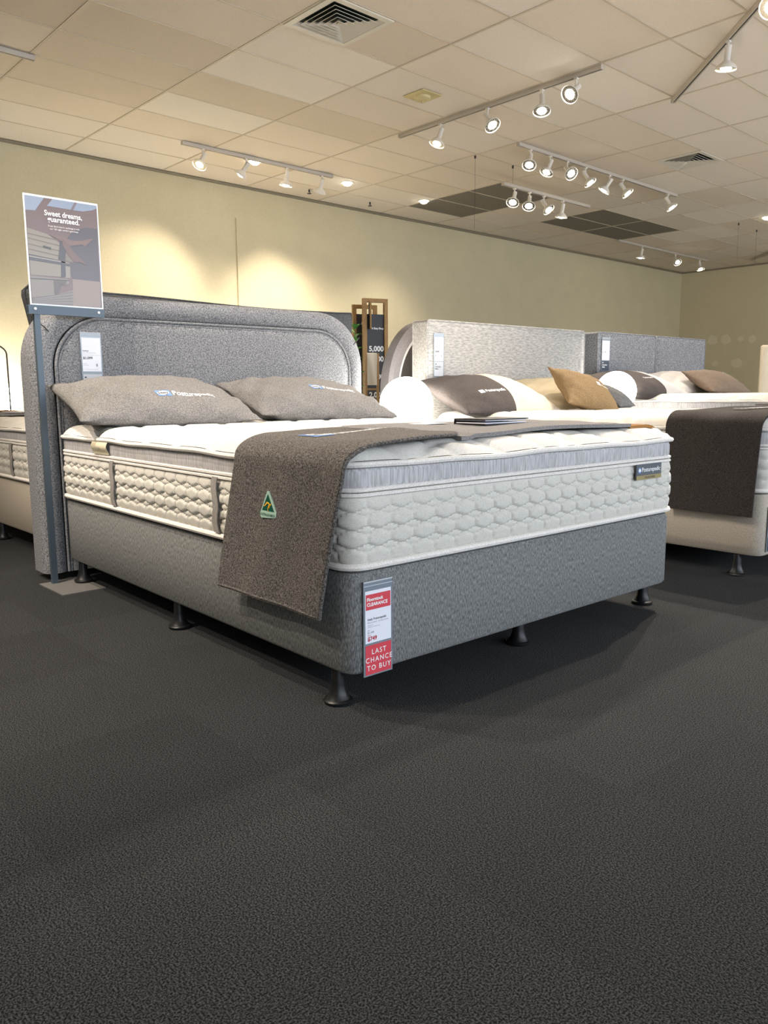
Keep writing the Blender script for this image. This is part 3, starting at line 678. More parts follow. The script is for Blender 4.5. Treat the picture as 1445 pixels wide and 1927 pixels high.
# mark on the top of the throw
def tmap(x, y, lift=0.0105):
    u = (x+0.44)/0.96; back = y_dark(x, 0); front = y_dark(x, 1); v = (y-back)/(front-back)
    p = Vector(fnD(u, v)); du = Vector(fnD(u+0.004, v))-p; dv = Vector(fnD(u, v+0.01))-p
    n = -(du.cross(dv)).normalized()
    return p+n*lift
tmap.n = (0, 0, 1)
def rmap(a, b, lift=0.0105):
    c_, s_ = math.cos(0.38), math.sin(0.38); return tmap(0.095+a*c_-b*s_, 0.265+a*s_+b*c_, lift)
MB().grid(lambda u, v: rmap(-0.01+0.015*v+0.105*u, -0.012+0.07*v), 8, 4).build('badge_flag', M['blue'], th1, False)
ov = MB(); ov.add([rmap(0.050+0.044*r*math.cos(2*PI*k/20), 0.023+0.027*r*math.sin(2*PI*k/20), 0.0118) for r in (0.5, 1.0) for k in range(20)], [(k, (k+1) % 20, 20+(k+1) % 20, 20+k) for k in range(20)]+[tuple(range(20))])
ov.build('badge_oval', M['ink_white'], th1, False)
put_text(MB(), lambda a, b: rmap(a, b, 0.0130), 'Sealy', 0.050, 0.012, 0.034, 0.03, 1, 'c').build('badge_text', M['ink'], th1, False)
put_text(MB(), rmap, 'Posturepedic', 0.108, 0.0, 0.075, 0.014, 1, 'l', 0, 0.33).build('embroidered_word', M['ink_white'], th1, False)
# triangular origin patch on the hanging end
PX = min(tmap(-0.05-(0.640-z), y, 0.0095)[0] for y in (0.255, 0.29, 0.33) for z in (0.49, 0.52, 0.56))-0.0003
pm = lambda q: (lambda y, z: (PX-q-0.0, y, z))
tri = empty('patch_anchor', (0, 0, 0)); bpy.data.objects.remove(tri)
def rounded(pts): return pts
bdp = [(0.254, 0.497), (0.252, 0.507), (0.286, 0.562), (0.294, 0.562), (0.332, 0.500), (0.331, 0.489), (0.326, 0.486), (0.258, 0.491)]
pat = MB().loft([[pm(-0.003)(y, z) for y, z in bdp], [pm(0.0)(y, z) for y, z in bdp]]).build('origin_patch', M['pale_green'], th1, False)
MB().poly([pm(0.0006)(y, z) for y, z in [(0.262, 0.508), (0.290, 0.555), (0.322, 0.508)]]).build('green_triangle', M['green'], pat, False)
kg = MB()
def ribbon(mb, pts, wds, q):
    L, R = [], []
    for i, (y, z) in enumerate(pts):
        a = pts[max(i-1, 0)]; b = pts[min(i+1, len(pts)-1)]; dx, dz = b[0]-a[0], b[1]-a[1]; l = math.hypot(dx, dz)
        L.append(pm(q)(y-dz/l*wds[i], z+dx/l*wds[i])); R.append(pm(q)(y+dz/l*wds[i], z-dx/l*wds[i]))
    n = len(pts); mb.add(L+R, [(i, i+1, n+i+1, n+i) for i in range(n-1)])
ribbon(kg, [(0.314, 0.5215), (0.308, 0.5205), (0.302, 0.525), (0.295, 0.531), (0.287, 0.530), (0.281, 0.526), (0.276, 0.5265), (0.274, 0.531)], [.0008, .0012, .0018, .0024, .0024, .0018, .0014, .0006], 0.0012)
ribbon(kg, [(0.284, 0.527), (0.289, 0.519), (0.292, 0.512), (0.290, 0.508)], [.0018, .0016, .0012, .0014], 0.0012)
ribbon(kg, [(0.281, 0.525), (0.283, 0.520), (0.286, 0.516)], [.0012, .001, .0006], 0.0012)
kg.build('gold_kangaroo', M['gold'], pat, False)
put_text(MB(), lambda a, b: pm(0.0012)(0.329-a, b-0.0), 'AUSTRALIAN MADE', 0.0, 0.4935, 0.0105, 0.01, 1, 'l', 0, 0.070).build('patch_text', M['green'], pat, False)

# clearance tag on the base foot
ct = empty('price_tag', (0, 0, 0), 0, 'red and white clearance price tag hanging on the grey base corner', 'price tag')
ct.parent = None
def in_bed(B, x, y, z=0.0):
    c, s = math.cos(RZ), math.sin(RZ); return (B[0]+c*x-s*y, B[1]+s*x+c*y, z)
ct.location = in_bed(B1, 0.040, -0.003, 0.093); ct.rotation_euler = (0, 0, RZ)
price_tag(ct, 0.098, 0.254, [
    (0.089, 0.228, M['paper'], [('r', (0.007, 0.091, 0.178, 0.219), 'red', 0.0005), ('t', ('Floorstock', 0.010, 0.2015, 0.0125, 0.03), 'ink_white', 0.001), ('t', ('CLEARANCE', 0.010, 0.1880, 0.0125, 0.03), 'ink_white', 0.001),
        ('t', ('Sealy Posturepedic', 0.012, 0.150, 0.0085, 0.01), 'ink', 0.0005), ('t', ('Mattress Queen - Set Base Combo', 0.012, 0.1425, 0.005), 'ink_grey', 0.0005), ('t', ('Includes base', 0.012, 0.136, 0.0035), 'ink_grey', 0.0005),
        ('t', ('and delivery to selected areas', 0.012, 0.1315, 0.0035), 'ink_grey', 0.0005), ('t', ('RRP', 0.012, 0.122, 0.004), 'ink_grey', 0.0005), ('t', ('$1,499', 0.012, 0.1145, 0.008), 'ink_grey', 0.0005), ('t', ('NOW', 0.012, 0.1085, 0.004), 'ink_red', 0.0005), ('t', ('$749', 0.012, 0.0955, 0.0155, 0.03), 'ink_red', 0.0005)]),
    (0.004, 0.083, M['red'], [('t', ('LAST', 0.050, 0.058, 0.0195, 0.005, 1.25, 'c'), 'ink_white', 0.0005), ('t', ('CHANCE', 0.050, 0.0365, 0.0195, 0.005, 1.25, 'c'), 'ink_white', 0.0005), ('t', ('TO BUY', 0.050, 0.0150, 0.0195, 0.005, 1.25, 'c'), 'ink_white', 0.0005)])], 0.022)
# price tag on the tweed headboard
ht = empty('price_tag', in_bed(B1, 0.125, HY+0.005, 0.826), RZ, 'clear sleeve price tag reading $1,099 on the grey tweed headboard', 'price tag')
price_tag(ht, 0.094, 0.270, [
    (0.098, 0.246, M['paper'], [('t', ('Bedhead', 0.008, 0.186, 0.0075, 0.01), 'ink', 0.0005), ('t', ('Queen upholstered fabric bedhead', 0.008, 0.178, 0.0042), 'ink_grey', 0.0005), ('r', (0.008, 0.086, 0.169, 0.1698), 'ink_grey', 0.0005), ('t', ('$1,099', 0.008, 0.152, 0.0155, 0.02), 'ink', 0.0005),
        ('t', ('In stock', 0.008, 0.131, 0.005), 'ink_grey', 0.0005), ('t', ('See in store', 0.008, 0.124, 0.005), 'ink_grey', 0.0005), ('r', (0.066, 0.072, 0.120, 0.132), 'ink_grey', 0.0005), ('t', ('Terms and conditions apply. Ask our team.', 0.008, 0.106, 0.0038), 'ink_grey', 0.0005)]),
    (0.004, 0.086, M['paper_grey'], [('r', (0.011, 0.019, 0.069, 0.075), 'ink', 0.0005), ('t', ('Australian', 0.010, 0.055, 0.013, 0.015), 'ink', 0.0005), ('t', ('Made', 0.010, 0.0415, 0.013, 0.015), 'ink', 0.0005), ('r', (0.010, 0.05, 0.033, 0.0335), 'ink_grey', 0.0005)])])

# booklet and card on the throw
bk = empty('display_booklet', in_bed(B1, 0.870, 0.33, 0.710), RZ, 'small black booklet with white page edges lying on the throw', 'booklet')
MB().box(0, 0.235, 0.0, 0.15, 0.0, 0.004).box(0, 0.235, 0.0, 0.15, 0.0165, 0.0205).box(0, 0.235, 0.146, 0.15, 0.004, 0.0165).build('cover', M['black'], bk, False)
MB().box(0.006, 0.229, 0.004, 0.145, 0.0045, 0.0075).build('pages', M['paper'], bk, False)
MB().box(0.006, 0.229, 0.004, 0.145, 0.0135, 0.016).build('upper_pages', M['paper'], bk, False)
fc = MB().box(0, 0.14, 0, 0.10, 0, 0.0015).build('info_card', M['paper'], None, False)
fc.location = in_bed(B1, 0.80, 0.55, 0.7085); fc.rotation_euler = (0, 0, RZ+0.15); tag(fc, 'thin white card lying flat on the throw left of the booklet', 'card')

# ------------------------------------------------------------------ display stand with poster
K = 0.992
sx, sy = 1.246*K, 3.514*K
st = empty('sign_stand', (sx, sy, 0), 0, 'slim blue-grey sign stand with flat floor plate beside the tweed headboard', 'sign stand')
MB().box(-0.056, 0.128, -0.235, 0.035, 0, 0.004).build('floor_plate', M['plate'], st, False)
MB().box(-0.013, 0.011, -0.010, 0.012, 0.004, 1.160).build('pole', M['steel_blue'], st, False)
MB().box(-0.035, 0.287, -0.014, -0.010, 1.155, 1.192).box(-0.035, 0.287, 0.004, 0.008, 1.155, 1.192).box(-0.035, 0.287, -0.010, 0.004, 1.155, 1.160).build('holder_bar', M['steel_blue'], st, False)
for x in (-0.008, 0.262): MB().lathe([(0.0055, 0.0), (0.0055, 0.002), (0.003, 0.0035)], 14, (x, -0.014, 1.176), (0, -1, 0)).build('rivet', M['acrylic'], st)
po = empty('poster', (sx-0.024, sy-0.004, 1.170), 0, 'acrylic poster reading Sweet dreams, guaranteed. with legs over a mattress stack', 'poster')
PWD, PHT, PZ = 0.310, 0.443, 0.022
MB().box(0, PWD, -0.004, 0.002, -0.008, PZ+PHT).build('acrylic_sleeve', M['acrylic'], po, False)
pr = MB().box(0.005, PWD-0.005, -0.0048, -0.004, PZ+0.006, PZ+PHT-0.008).build('printed_sheet', mat_plain('poster_mauve', tuple(0.62*c for c in hexc('84706f')), 0.25), po, False)
def art(x, y):
    v0 = (y-90-(x-50)*.158)/1465; v = (y-90-(x-50)*(.158-.104*v0))/1465; u = (x-50-(v*1465)*.044)/1010
    return (0.005+max(0, min(1, u))*(PWD-0.010), PZ+0.006+(1-max(0, min(1, v)))*(PHT-0.014))
def ap(col, pts, q):
    key = 'poster_'+col
    m = bpy.data.materials.get(key) or mat_plain(key, tuple(0.62*(0.8*c+0.2*0.22) for c in hexc(col)), 0.25)
    MB().poly([(art(*p)[0], -0.0048-0.00025*q, art(*p)[1]) for p in pts]).build('print_and_glare_area', m, pr, False)
ap('aebfdb', [(50, 90), (315, 118), (190, 300), (55, 290)], 1)  # daylight window reflection painted into the print in pale blue
ap('a9bbd8', [(430, 135), (1062, 250), (1062, 285), (1000, 308), (860, 322), (700, 300), (350, 240)], 1)  # second pane of the painted window reflection
ap('8a7d86', [(740, 195), (775, 200), (715, 305), (680, 300)], 2)  # bar across the painted window reflection
ap('5f565f', [(620, 680), (680, 610), (780, 555), (900, 535), (1065, 560), (1090, 1270), (700, 1235), (665, 1160), (660, 1050)], 1)
ap('a3928a', [(690, 1225), (1095, 1268), (1102, 1612), (400, 1585), (420, 1450), (690, 1380)], 2)
ap('a59b8b', [(75, 530), (350, 620), (520, 740), (520, 800), (490, 965), (90, 885)], 2)
for (a, b, c, d) in ((600, 640, 700, 800), (660, 700, 770, 850), (740, 770, 840, 905), (810, 840, 910, 960)): ap('7d7468', [(78, a), (520, c), (518, c+14), (78, a+14)], 3)
ap('8f8478', [(600, 870), (705, 920), (705, 1005), (590, 975)], 2)
ap('55535a', [(90, 890), (530, 980), (650, 1010), (650, 1055), (530, 1035), (95, 965)], 3)
ap('b5ada2', [(90, 905), (530, 985), (650, 1012), (650, 1022), (530, 998), (92, 922)], 4)
ap('a39a8c', [(100, 970), (530, 1035), (530, 1195), (110, 1170)], 2)
ap('a8a096', [(590, 1050), (660, 1060), (660, 1212), (590, 1212)], 2)
ap('9a9087', [(105, 1180), (640, 1230), (640, 1295), (500, 1295), (440, 1445), (120, 1480)], 2)
ap('4a4649', [(105, 1212), (640, 1240), (640, 1252), (105, 1226)], 3)
ap('857c7a', [(120, 1490), (420, 1452), (690, 1388), (690, 1595), (125, 1560)], 3)
for k in range(4): ap('a29a97', [(150, 1500+k*18), (690, 1420+k*42), (690, 1432+k*42), (150, 1506+k*18)], 4)
ap('4c464d', [(520, 710), (610, 740), (590, 980), (595, 1190), (530, 1205), (535, 970), (495, 950)], 4)
ap('6b5d5c', [(420, 1240), (605, 1250), (580, 1315), (520, 1300), (480, 1440), (430, 1440)], 4)
ap('8f6e68', [(370, 625), (540, 650), (700, 712), (850, 712), (950, 690), (1005, 690), (960, 722), (880, 795), (840, 762), (640, 782), (560, 722)], 5)
ap('7f615b', [(540, 660), (640, 762), (720, 862), (810, 950), (895, 1032), (870, 1036), (800, 995), (715, 1000), (620, 880), (560, 775)], 6)
ap('3f3a3c', [(285, 770), (395, 800), (395, 830), (285, 800)], 5)
pmap = lambda x, z: (x, -0.0068, z)
ptx = MB()
put_text(ptx, pmap, 'Sweet dreams,', PWD*0.51, PZ+0.366, 0.030, 0.02, 1, 'c', 0, 0.158)
put_text(ptx, pmap, 'guaranteed.', PWD*0.51, PZ+0.343, 0.030, 0.02, 1, 'c', 0, 0.134)
put_text(ptx, pmap, "If you don't love it, exchange it with", PWD*0.51, PZ+0.322, 0.009, 0, 1, 'c', 0, 0.132)
put_text(ptx, pmap, 'our 120 night comfort guarantee', PWD*0.51, PZ+0.311, 0.009, 0, 1, 'c', 0, 0.118)
ptx.build('poster_lettering', M['ink_white'], pr, False)

# ------------------------------------------------------------------ bedside tables and globe lamps
def bedside(loc, ztop, label):
    t = empty('bedside_table', loc, 0, label, 'bedside table', 'bedside tables')
    MB().lathe([(0.17, ztop-0.022), (0.185, ztop-0.018), (0.185, ztop-0.003), (0.18, ztop)], 32).build('top', M['white_metal'], t)
    MB().lathe([(0.022, 0.012), (0.02, ztop-0.022)], 16).build('stem', M['black'], t)
    MB().lathe([(0.15, 0), (0.15, 0.008), (0.03, 0.016)], 28).build('foot_plate', M['black'], t)
def globe(loc, r, label, mat='globe'):
    g = empty('globe_lamp', loc, 0, label, 'lamp', 'white globe lamps')
    prof = [(0.05, 0.012)]+[(r*math.sin(a), 0.012+r+(-r*math.cos(a))) for a in [PI*k/24 for k in range(4, 24)]]+[(0.001, 0.012+2*r)]
    MB().lathe(prof, 36).build('glass_globe', M[mat], g)
    MB().lathe([(0.062, 0), (0.062, 0.010), (0.052, 0.018)], 24).build('lamp_base', M['white_metal'], g)
bp = in_bed(B1, 1.895, 1.85)
bedside(bp, 0.592, 'round white bedside table under the globe lamp by the pale headboard'); globe((bp[0], bp[1], 0.592), 0.153, 'glowing globe lamp between the tweed and the pale headboard')
B2 = (3.505, 1.394, 0.0)
bp = in_bed(B2, 1.93, 2.0)
bedside(bp, 0.655, 'round white bedside table under the globe lamp by the steel grey headboard'); globe((bp[0], bp[1], 0.655), 0.152, 'glowing globe lamp half hidden behind the tan cushion')
for k, (x, lab) in enumerate([(2.78, 'by the left edge of the photo'), (4.66, 'behind the left half of the tweed headboard'), (6.45, 'behind the right half of the tweed headboard')]):
    bedside((x, 9.05, 0), 0.60, 'white bedside table at the beige wall ' + lab); globe((x, 9.05, 0.60), 0.165, 'bright globe lamp at the beige wall ' + lab, 'wall_and_added_globe')
for k, (x, y) in enumerate([(8.6, 2.3), (10.8, 3.0), (13.2, 2.6), (15.4, 4.2)]):  # unseen globe lamps and tables added to brighten the ceiling
    wh = 'added out of view at right for ceiling light, %s from the front bed' % ORD[k]
    bedside((x, y, 0), 0.62, 'white bedside table '+wh); globe((x, y, 0.62), 0.16, 'white globe lamp '+wh, 'wall_and_added_globe')
# thin dark hoop at the left edge
hp = empty('hoop_stand', (2.44, 8.2, 0), 0, 'thin dark hoop stand at the left edge before the bright lamp', 'stand')
MB().tube([(-0.16, 0, 0.02), (-0.16, 0, 1.2)]+[(-0.16+0.16*(1-math.cos(PI*k/12)), 0, 1.2+0.10*math.sin(PI*k/12)) for k in range(1, 12)]+[(0.16, 0, 1.2), (0.16, 0, 0.02)], 0.008, 8).build('hoop', M['slot'], hp)
MB().box(-0.2, 0.2, -0.12, 0.12, 0, 0.02).build('foot', M['slot'], hp, False)

# ------------------------------------------------------------------ bed two: pale headboard
b2 = empty('divan', B2, RZ, 'cream upholstered bed base on chrome glides right of the grey bed', 'bed base')
make_base(b2, BW, BL, 0.100, 0.380, M['base_cream'], M['black'], [(0.030, 0.113, 0), (BW-0.03, 0.113, 0), (0.03, BL/2, 0), (0.03, BL-0.1, 0), (BW-0.03, BL-0.1, 0)], M['chrome'])
m2 = empty('mattress', (B2[0], B2[1], 0.381), RZ, 'white quilted mattress under the charcoal throw before the pale headboard', 'mattress')
make_mattress(m2, BW, BL, 0, 0.20, 0.275, 0.328, 0.011, (0.648, 1.445), 0.016)
def box_headboard(root, x0, x1, y0, y1, z1, mat, panels=1, pipe=True):
    n = panels; wd = (x1-x0)/n
    for k in range(n):
        a, b = x0+wd*k+(0.002 if k else 0), x0+wd*(k+1)-(0.002 if k < n-1 else 0)
        def ring(i, y, bz=0.0):
            r = 0.02; pts = []
            for (cx, cz, a0) in ((a+i+r, 0.04, None), (b-i-r, 0.04, None), (b-i-r, z1-i-r, 0), (a+i+r, z1-i-r, 1)):
                if a0 is None: pts.append((a+i if cx < (a+b)/2 else b-i, y, 0.04))
                else:
                    for q in range(5):
                        t = (PI/2)*(q/4); pts.append((cx+r*math.cos(t), y, cz+r*math.sin(t)) if a0 == 0 else (cx-r*math.sin(t), y, cz+r*math.cos(t)))
            return pts
        MB().loft([ring(0.06, y0-0.006), ring(0.014, y0-0.001), ring(0.0, y0+0.010), ring(0.0, y1-0.01), ring(0.012, y1)]).build('padded_panel', mat, root)
        if pipe:
            MB().tube([(p[0], p[1]-0.001, p[2]) for p in ring(0.002, y0+0.006)], 0.0055, 6, True).build('edge_piping', mat, root)
            MB().tube([(p[0], p[1], p[2]) for p in ring(0.002, y1-0.010)], 0.0055, 6, True).build('back_piping', mat, root)
h2 = empty('headboard', (B2[0], B2[1], 0), RZ, 'pale grey linen rectangular headboard with piped edges in the middle', 'headboard')
box_headboard(h2, -0.05, 1.56, 2.036, 2.175, 1.255, M['linen'])
t2 = empty('price_tag', in_bed(B2, -0.005, 2.028, 0.915), RZ, 'clear sleeve price tag reading $949 on the pale linen headboard', 'price tag')
price_tag(t2, 0.085, 0.262, [(0.095, 0.238, M['paper'], [('t', ('Bedhead', 0.008, 0.18, 0.0075, .01), 'ink', .0005), ('r', (0.008, 0.077, 0.168, 0.1688), 'ink_grey', .0005), ('t', ('$949', 0.010, 0.146, 0.017, .02), 'ink', .0005), ('r', (0.010, 0.018, 0.122, 0.134), 'ink_grey', .0005), ('r', (0.060, 0.066, 0.120, 0.134), 'ink_grey', .0005), ('t', ('Terms and conditions apply', 0.008, 0.104, 0.005), 'ink_grey', .0005)]),
    (0.004, 0.090, M['paper_grey'], [('r', (0.012, 0.02, 0.073, 0.079), 'ink', .0005), ('t', ('Australian', 0.010, 0.057, 0.012, .015), 'ink', .0005), ('t', ('Made', 0.010, 0.044, 0.012, .015), 'ink', .0005)])])
# arched headboard back to back behind it
ah = empty('headboard', (3.62, 3.76, 0), RZ, 'grey arched headboard with white trim peeking out left of the pale linen one', 'headboard')
def arch2(x0, x1, z1, r, d):
    pts = [(x0+d, 0.0)]+[(x0+r-(r-d)*math.cos(PI/2*k/14), z1-r*1.35+(r*1.35-d)*math.sin(PI/2*k/14)) for k in range(15)]+[(x1-r+(r-d)*math.sin(PI/2*k/14), z1-r*1.35+(r*1.35-d)*math.cos(PI/2*k/14)) for k in range(15)]+[(x1-d, 0.0)]
    return pts
A = lambda d, y: [(x, y, z) for x, z in arch2(-0.14, 1.66, 1.28, 0.34, d)]
MB().loft([A(0.085, -0.005), A(0.07, -0.035), A(0.02, -0.035), A(0.0, -0.015), A(0.0, 0.06), A(0.02, 0.08)]).build('outer_roll', M['arch_grey'], ah)
MB().tube(A(0.088, -0.012), 0.012, 8).build('white_trim', M['ink_white'], ah)
MB().loft([A(0.10, -0.010), A(0.098, 0.02)]).build('centre_panel', M['arch_dark'], ah)
# pillows on bed two
sf = pillow_geo(0.82, 0.50, 0.105, 11, 0.03, 0.006)
p = place_pillow('pillow', B2, (0.255, 1.80, 0.795), (math.radians(22), 0, math.radians(-2)), sf, M['pillow_dark'], 'charcoal and cream pillow in front of the pale linen headboard', 'pillow', split=(-0.02, M['pillow_cream']))
logo(p, surf_map(sf, 0.82, 0.5), -0.19, -0.135, 0.030, False, 'Posturepedic', 0.16)
mpp = surf_map(sf, 0.82, 0.5); rect(MB(), mpp, -0.235, -0.20, -0.137, -0.105).build('badge_square', M['ink_white'], p, False)
sf = pillow_geo(0.66, 0.46, 0.095, 12, 0.03, 0.006)
place_pillow('pillow', B2, (0.96, 1.82, 0.79), (math.radians(22), 0, math.radians(2)), sf, M['pillow_ivory'], 'ivory pillow tucked behind the tan cushion', 'pillow')
sf = pillow_geo(0.46, 0.36, 0.075, 13, 0.10, 0.005)
p = place_pillow('cushion', B2, (0.845, 1.52, 0.818), (math.radians(40), math.radians(12), math.radians(-14)), sf, M['cushion_tan'], 'tan scatter cushion with white mark before the globe lamp', 'cushion')
mpp = surf_map(sf, 0.46, 0.36); rect(MB(), mpp, 0.05, 0.08, 0.0, 0.035).build('badge_square', M['ink_white'], p, False); logo(p, mpp, 0.09, 0.002, 0.022, False, 'Posture', 0.085)
sf = pillow_geo(0.27, 0.32, 0.065, 14, 0.06, 0.004)
place_pillow('cushion', B2, (1.41, 1.72, 0.785), (math.radians(25), 0, math.radians(10)), sf, M['pillow_grey'], 'grey cushion corner behind the tan cushion', 'cushion')
# throw on bed two
th2 = empty('bed_throw', (B2[0], B2[1], 0.0), RZ, 'charcoal throw hanging over the side of the cream based bed', 'throw')
path2 = thr_path_factory(0, -0.030, 0.650, 0.715, 0.010)
fn2, o2 = throw_sheet(path2, lambda s, v: (0.455-0.03*max(0, (-0.05-s)/.4)+0.06*max(0, min(1, s/0.4))) + ((0.012+0.015*max(0, (-0.05-s)/.4)) - (0.455-0.03*max(0, (-0.05-s)/.4)+0.06*max(0, min(1, s/0.4))))*v, -0.42, 1.3, M['throw_black'], th2, 'charcoal_cloth', 80, 30, 0.009, 0.004, 5)
MB().tube([Vector(fn2(0.003, v/20))+Vector((-0.004, 0, 0.018)) for v in range(21)], 0.004, 6).build('bottom_hem', M['throw_black'], th2)
t2m = lambda x, y: (x, y, path2(x, 0)[1]+0.0165)
put_text(MB(), t2m, 'Posturepedic', 0.22, 0.20, 0.10, 0.012, 1, 'l', 0, 0.5).build('embroidered_word', M['ink_white'], th2, False)
lf = MB().box(0, 0.2, 0, 0.14, 0, 0.006).build('leaflet', M['cushion_brown'], None, False)
lf.location = in_bed(B2, 0.93, 0.34, 0.741); lf.rotation_euler = (0, 0, RZ); tag(lf, 'brown leaflet lying on the charcoal throw at the right edge', 'leaflet')
t3 = empty('price_tag', in_bed(B2, 0.045, -0.003, 0.12), RZ, 'price tag on the foot of the cream bed base at the right edge', 'price tag')
price_tag(t3, 0.098, 0.20, [(0.07, 0.18, M['paper'], [('t', ('Bed base', 0.01, 0.14, 0.01, .01), 'ink', .0005)]), (0.004, 0.064, M['navy'], [('t', ('Australian', 0.010, 0.04, 0.012, .015), 'ink_white', .0005), ('t', ('Made', 0.010, 0.026, 0.012, .015), 'ink_white', .0005)])])

# ------------------------------------------------------------------ bed three: steel grey headboard
B3 = (5.884, 1.698, 0.0)
b3 = empty('divan', B3, RZ, 'cream bed base mostly hidden behind the charcoal throw', 'bed base')
make_base(b3, 1.66, BL, 0.100, 0.40, M['base_cream'], M['black'], [(0.03, 0.1, 0), (1.63, 0.1, 0), (0.03, 1.93, 0), (1.63, 1.93, 0)])
m3 = empty('mattress', (B3[0], B3[1], 0.401), RZ, 'white quilted mattress before the steel grey two panel headboard', 'mattress')
make_mattress(m3, 1.66, BL, 0, 0.25, 0.34, 0.397, 0.014, (), 0.018)
h3 = empty('headboard', (B3[0], B3[1], 0), RZ, 'steel grey headboard of two padded panels at far right', 'headboard')
box_headboard(h3, -0.10, 1.70, 2.035, 2.20, 1.305, M['tweed2'], 2)
t4 = empty('price_tag', in_bed(B3, -0.062, 2.025, 0.985), RZ, 'price tag with navy lower card on the steel grey headboard', 'price tag')
price_tag(t4, 0.115, 0.275, [(0.09, 0.25, M['paper'], [('t', ('Bedhead', 0.008, 0.19, 0.009, .01), 'ink', .0005), ('t', ('$1,149', 0.010, 0.15, 0.018, .02), 'ink', .0005), ('r', (0.01, 0.1, 0.172, 0.173), 'ink_grey', .0005)]),
    (0.004, 0.085, M['navy'], [('r', (0.014, 0.024, 0.066, 0.074), 'ink_white', .0005), ('t', ('Australian', 0.012, 0.046, 0.017, .015), 'ink_white', .0005), ('t', ('Made', 0.012, 0.028, 0.017, .015), 'ink_white', .0005)])])
sf = pillow_geo(0.84, 0.50, 0.095, 21, 0.03, 0.006)
p = place_pillow('pillow', B3, (0.10, 1.78, 0.870), (math.radians(18), 0, 0), sf, M['pillow_dark'], 'charcoal and pale grey pillow before the steel grey headboard', 'pillow', split=(0.15, M['pillow_pale']))
logo(p, surf_map(sf, 0.84, 0.5), -0.10, -0.10, 0.026, False, 'Posturepedic', 0.14)
sf = pillow_geo(0.76, 0.46, 0.095, 22, 0.03, 0.006)
place_pillow('pillow', B3, (0.91, 1.82, 0.875), (math.radians(20), 0, 0), sf, M['pillow_pale'], 'pale grey pillow behind the brown cushion at far right', 'pillow')
sf = pillow_geo(0.62, 0.36, 0.085, 23, 0.08, 0.005)
p = place_pillow('cushion', B3, (0.93, 1.51, 0.884), (math.radians(28), math.radians(3), math.radians(-6)), sf, M['cushion_brown'], 'brown scatter cushion with white mark at far right', 'cushion')
logo(p, surf_map(sf, 0.62, 0.36), 0.06, 0.03, 0.026, False, 'Posture', 0.11)
sf = pillow_geo(0.33, 0.34, 0.06, 24, 0.06, 0.004)
place_pillow('cushion', B3, (1.50, 1.80, 0.86), (math.radians(22), 0, math.radians(8)), sf, M['pillow_dark'], 'dark cushion corner behind the brown cushion', 'cushion')

# ------------------------------------------------------------------ bed four: behind the tweed headboard at left
B4 = (1.40, 4.0, 0.0); R4 = 0.0
b4 = empty('divan', B4, R4, 'cream bed base at the left edge behind the sign stand', 'bed base')
make_base(b4, 1.53, BL, 0.100, 0.374, M['base_cream'], M['black'], [(0.03, 0.1, 0), (0.03, 0.80, 0), (0.03, 1.9, 0), (1.5, 0.1, 0), (1.5, 1.9, 0)])
m4 = empty('mattress', (B4[0], B4[1], 0.375), R4, 'honeycomb quilted mattress at the left edge behind the sign stand', 'mattress')
make_mattress(m4, 1.53, BL, 0, 0.20, 0.268, 0.320, 0.008, (0.43, 1.4), 0.018, 0.002)
th4 = empty('bed_throw', (B4[0], B4[1], 0), R4, 'folded grey and tan throw on the bed at the left edge', 'throw')
throw_sheet(lambda s, v: (s, 0.700, 0, 1), lambda s, v: 1.30-0.36*v, 0.06, 0.42, M['throw_grey'], th4, 'grey_panel', 16, 12, 0.012, 0.003, 4)
throw_sheet(lambda s, v: (s, 0.700, 0, 1), lambda s, v: 1.78-0.47*v, 0.06, 0.42, M['throw_orange'], th4, 'tan_panel', 16, 12, 0.012, 0.003, 6)
o = MB().box(0, 0.24, 0, 0.17, 0, 0.004).build('leaflet', M['paper'], None, False); o.location = (1.62, 4.95, 0.716); o.rotation_euler = (0, 0, 0.3); tag(o, 'white leaflet on the bed at the left edge', 'leaflet')
o = MB().box(0, 0.12, 0, 0.09, 0, 0.004).build('leaflet', M['black'], None, False); o.location = (1.60, 5.36, 0.722); o.rotation_euler = (0, 0, 0.5); tag(o, 'small dark leaflet on the bed at the left edge', 'leaflet')

# ------------------------------------------------------------------ wooden mirror frames, their reflections built as boards, plant and cloth
def wood_frame(name, x, y, wd, ht, bw, label, board_top, digits):
    f = empty(name, (x, y, 0), -0.35, label, 'mirror frame', 'oak mirror frames behind the globe lamp')
    for a in (0, wd-bw): MB().box(a, a+bw, -0.02, 0.02, 0, ht).build('stile', M['oak'], f, False)
    for z in (0.02, ht-bw): MB().box(bw, wd-bw, -0.02, 0.02, z, z+bw).build('rail', M['oak'], f, False)
    b = MB().box(bw, wd-bw, 0.0, 0.008, 0.02+bw, board_top).build('reflected_board', M['reflection_dark'], f, False)  # mirror reflection laid in as a dark board with numerals
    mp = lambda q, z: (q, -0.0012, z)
    for (t, q, z, s) in digits: put_text(MB(), mp, t, q, z, s, 0.03, 1, 'r').build('reflected_print', M['ink_white'], b, False)
    return f
YF = 6.0
wood_frame('timber_mirror_stand', 5.29, 6.06, 0.262, 1.735, 0.037, 'tall oak mirror frame, its reflection built as white numerals on black board', 1.585,
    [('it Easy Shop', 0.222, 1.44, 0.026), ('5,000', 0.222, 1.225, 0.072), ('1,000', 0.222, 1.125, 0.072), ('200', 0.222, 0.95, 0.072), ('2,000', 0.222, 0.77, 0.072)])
wood_frame('timber_mirror_stand', 5.31, 6.24, 0.262, 1.69, 0.037, 'shorter oak mirror frame standing behind the taller one', 1.60, [('A', 0.15, 1.50, 0.08)])
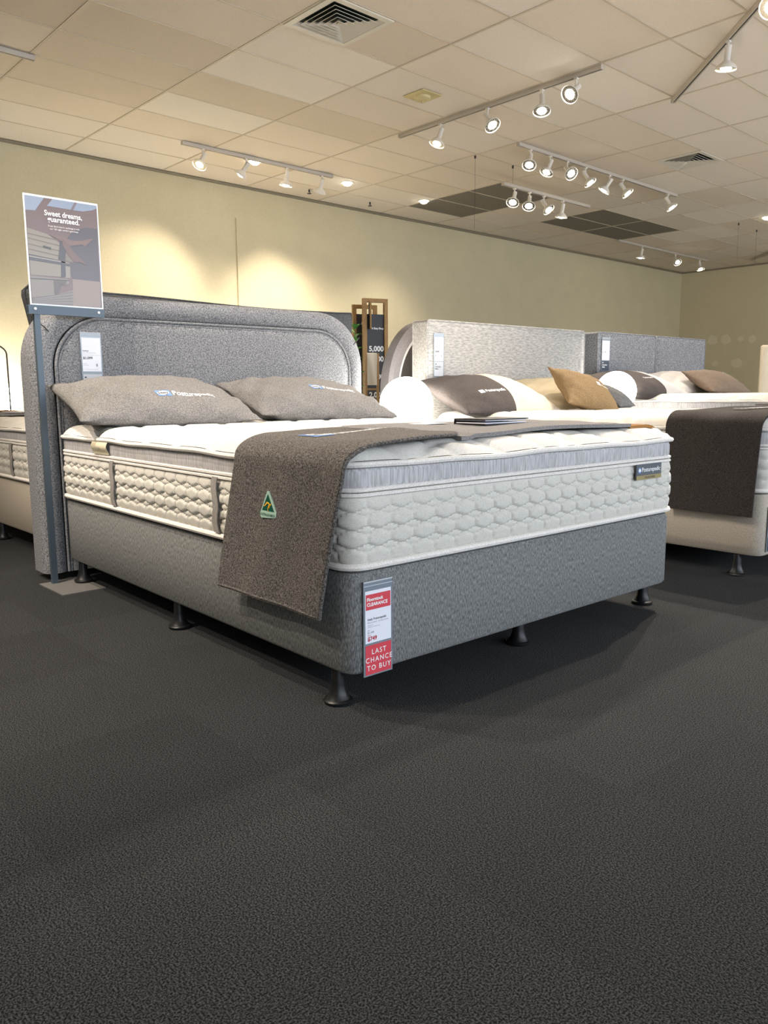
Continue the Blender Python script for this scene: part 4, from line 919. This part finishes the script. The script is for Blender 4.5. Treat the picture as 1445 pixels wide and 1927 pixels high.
# mirror reflection of a leafy plant, built solid before the frames
pl = empty('reflected_plant', (5.20, 6.08, 0), 0, 'green leafy plant reflection built solid in front of the shorter oak frame', 'plant')
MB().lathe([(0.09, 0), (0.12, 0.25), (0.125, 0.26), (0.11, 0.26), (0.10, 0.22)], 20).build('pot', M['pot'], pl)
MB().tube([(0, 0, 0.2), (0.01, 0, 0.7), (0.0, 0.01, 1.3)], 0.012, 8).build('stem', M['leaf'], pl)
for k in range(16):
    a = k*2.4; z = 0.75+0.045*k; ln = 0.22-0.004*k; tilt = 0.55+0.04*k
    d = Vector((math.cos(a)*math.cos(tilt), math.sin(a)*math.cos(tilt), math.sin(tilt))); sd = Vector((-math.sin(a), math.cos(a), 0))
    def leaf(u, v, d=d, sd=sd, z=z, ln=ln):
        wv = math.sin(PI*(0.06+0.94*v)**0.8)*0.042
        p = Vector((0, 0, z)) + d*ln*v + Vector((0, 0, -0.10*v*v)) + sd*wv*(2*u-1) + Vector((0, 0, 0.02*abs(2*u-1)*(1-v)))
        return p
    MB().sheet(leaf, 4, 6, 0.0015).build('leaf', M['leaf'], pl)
# mirror reflections of a cream tote and angled picture, built solid on an oak rack
rk = empty('oak_rack', (5.10, 5.82, 0), -0.35, 'small oak rack in front of the tall oak frame', 'rack')
for x in (0.0, 0.125):
    MB().box(x, x+0.02, -0.012, 0.012, 0, 1.19).build('upright', M['oak'], rk, False)
for z in (0.25, 0.84, 1.165): MB().box(0.02, 0.125, -0.009, 0.009, z, z+0.018).build('rung', M['oak'], rk, False)
ck = empty('reflected_tote', (5.10, 5.82, 0), -0.35, 'cream tote reflection built as cloth hanging over the small oak rack', 'cloth')
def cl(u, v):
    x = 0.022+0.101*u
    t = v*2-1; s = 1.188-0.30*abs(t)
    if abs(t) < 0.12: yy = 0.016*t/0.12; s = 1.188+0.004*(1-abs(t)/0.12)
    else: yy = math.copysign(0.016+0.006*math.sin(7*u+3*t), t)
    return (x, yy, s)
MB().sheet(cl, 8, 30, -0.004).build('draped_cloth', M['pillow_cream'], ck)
pc = empty('reflected_picture', (5.325, 5.98, 1.44), 0.95, 'small angled reflection of an oak framed dark picture, built solid, at the tall frame', 'picture')
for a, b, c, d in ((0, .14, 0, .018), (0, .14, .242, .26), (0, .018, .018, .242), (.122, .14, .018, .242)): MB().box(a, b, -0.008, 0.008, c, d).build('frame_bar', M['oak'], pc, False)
MB().box(.018, .122, 0, .004, .018, .242).build('picture_sheet', M['reflection_dark'], pc, False)

# ------------------------------------------------------------------ pale headboard with brown timber at the far right edge
rh = empty('headboard', (12.15, 5.0, 0), -0.9, 'cream headboard with brown timber side at the far right edge', 'headboard')
MB().box(0, 1.6, 0, 0.10, 0.05, 1.47, 0.02).build('padded_panel', M['pillow_cream'], rh)
MB().tube([(0.04, -0.004, 0.1), (0.04, -0.004, 1.43), (1.56, -0.004, 1.43), (1.56, -0.004, 0.1)], 0.006, 6).build('edge_piping', M['pillow_cream'], rh)
MB().box(0.24, 1.4, -0.03, -0.001, 0.0, 1.16).build('timber_panel', M['walnut'], rh, False)
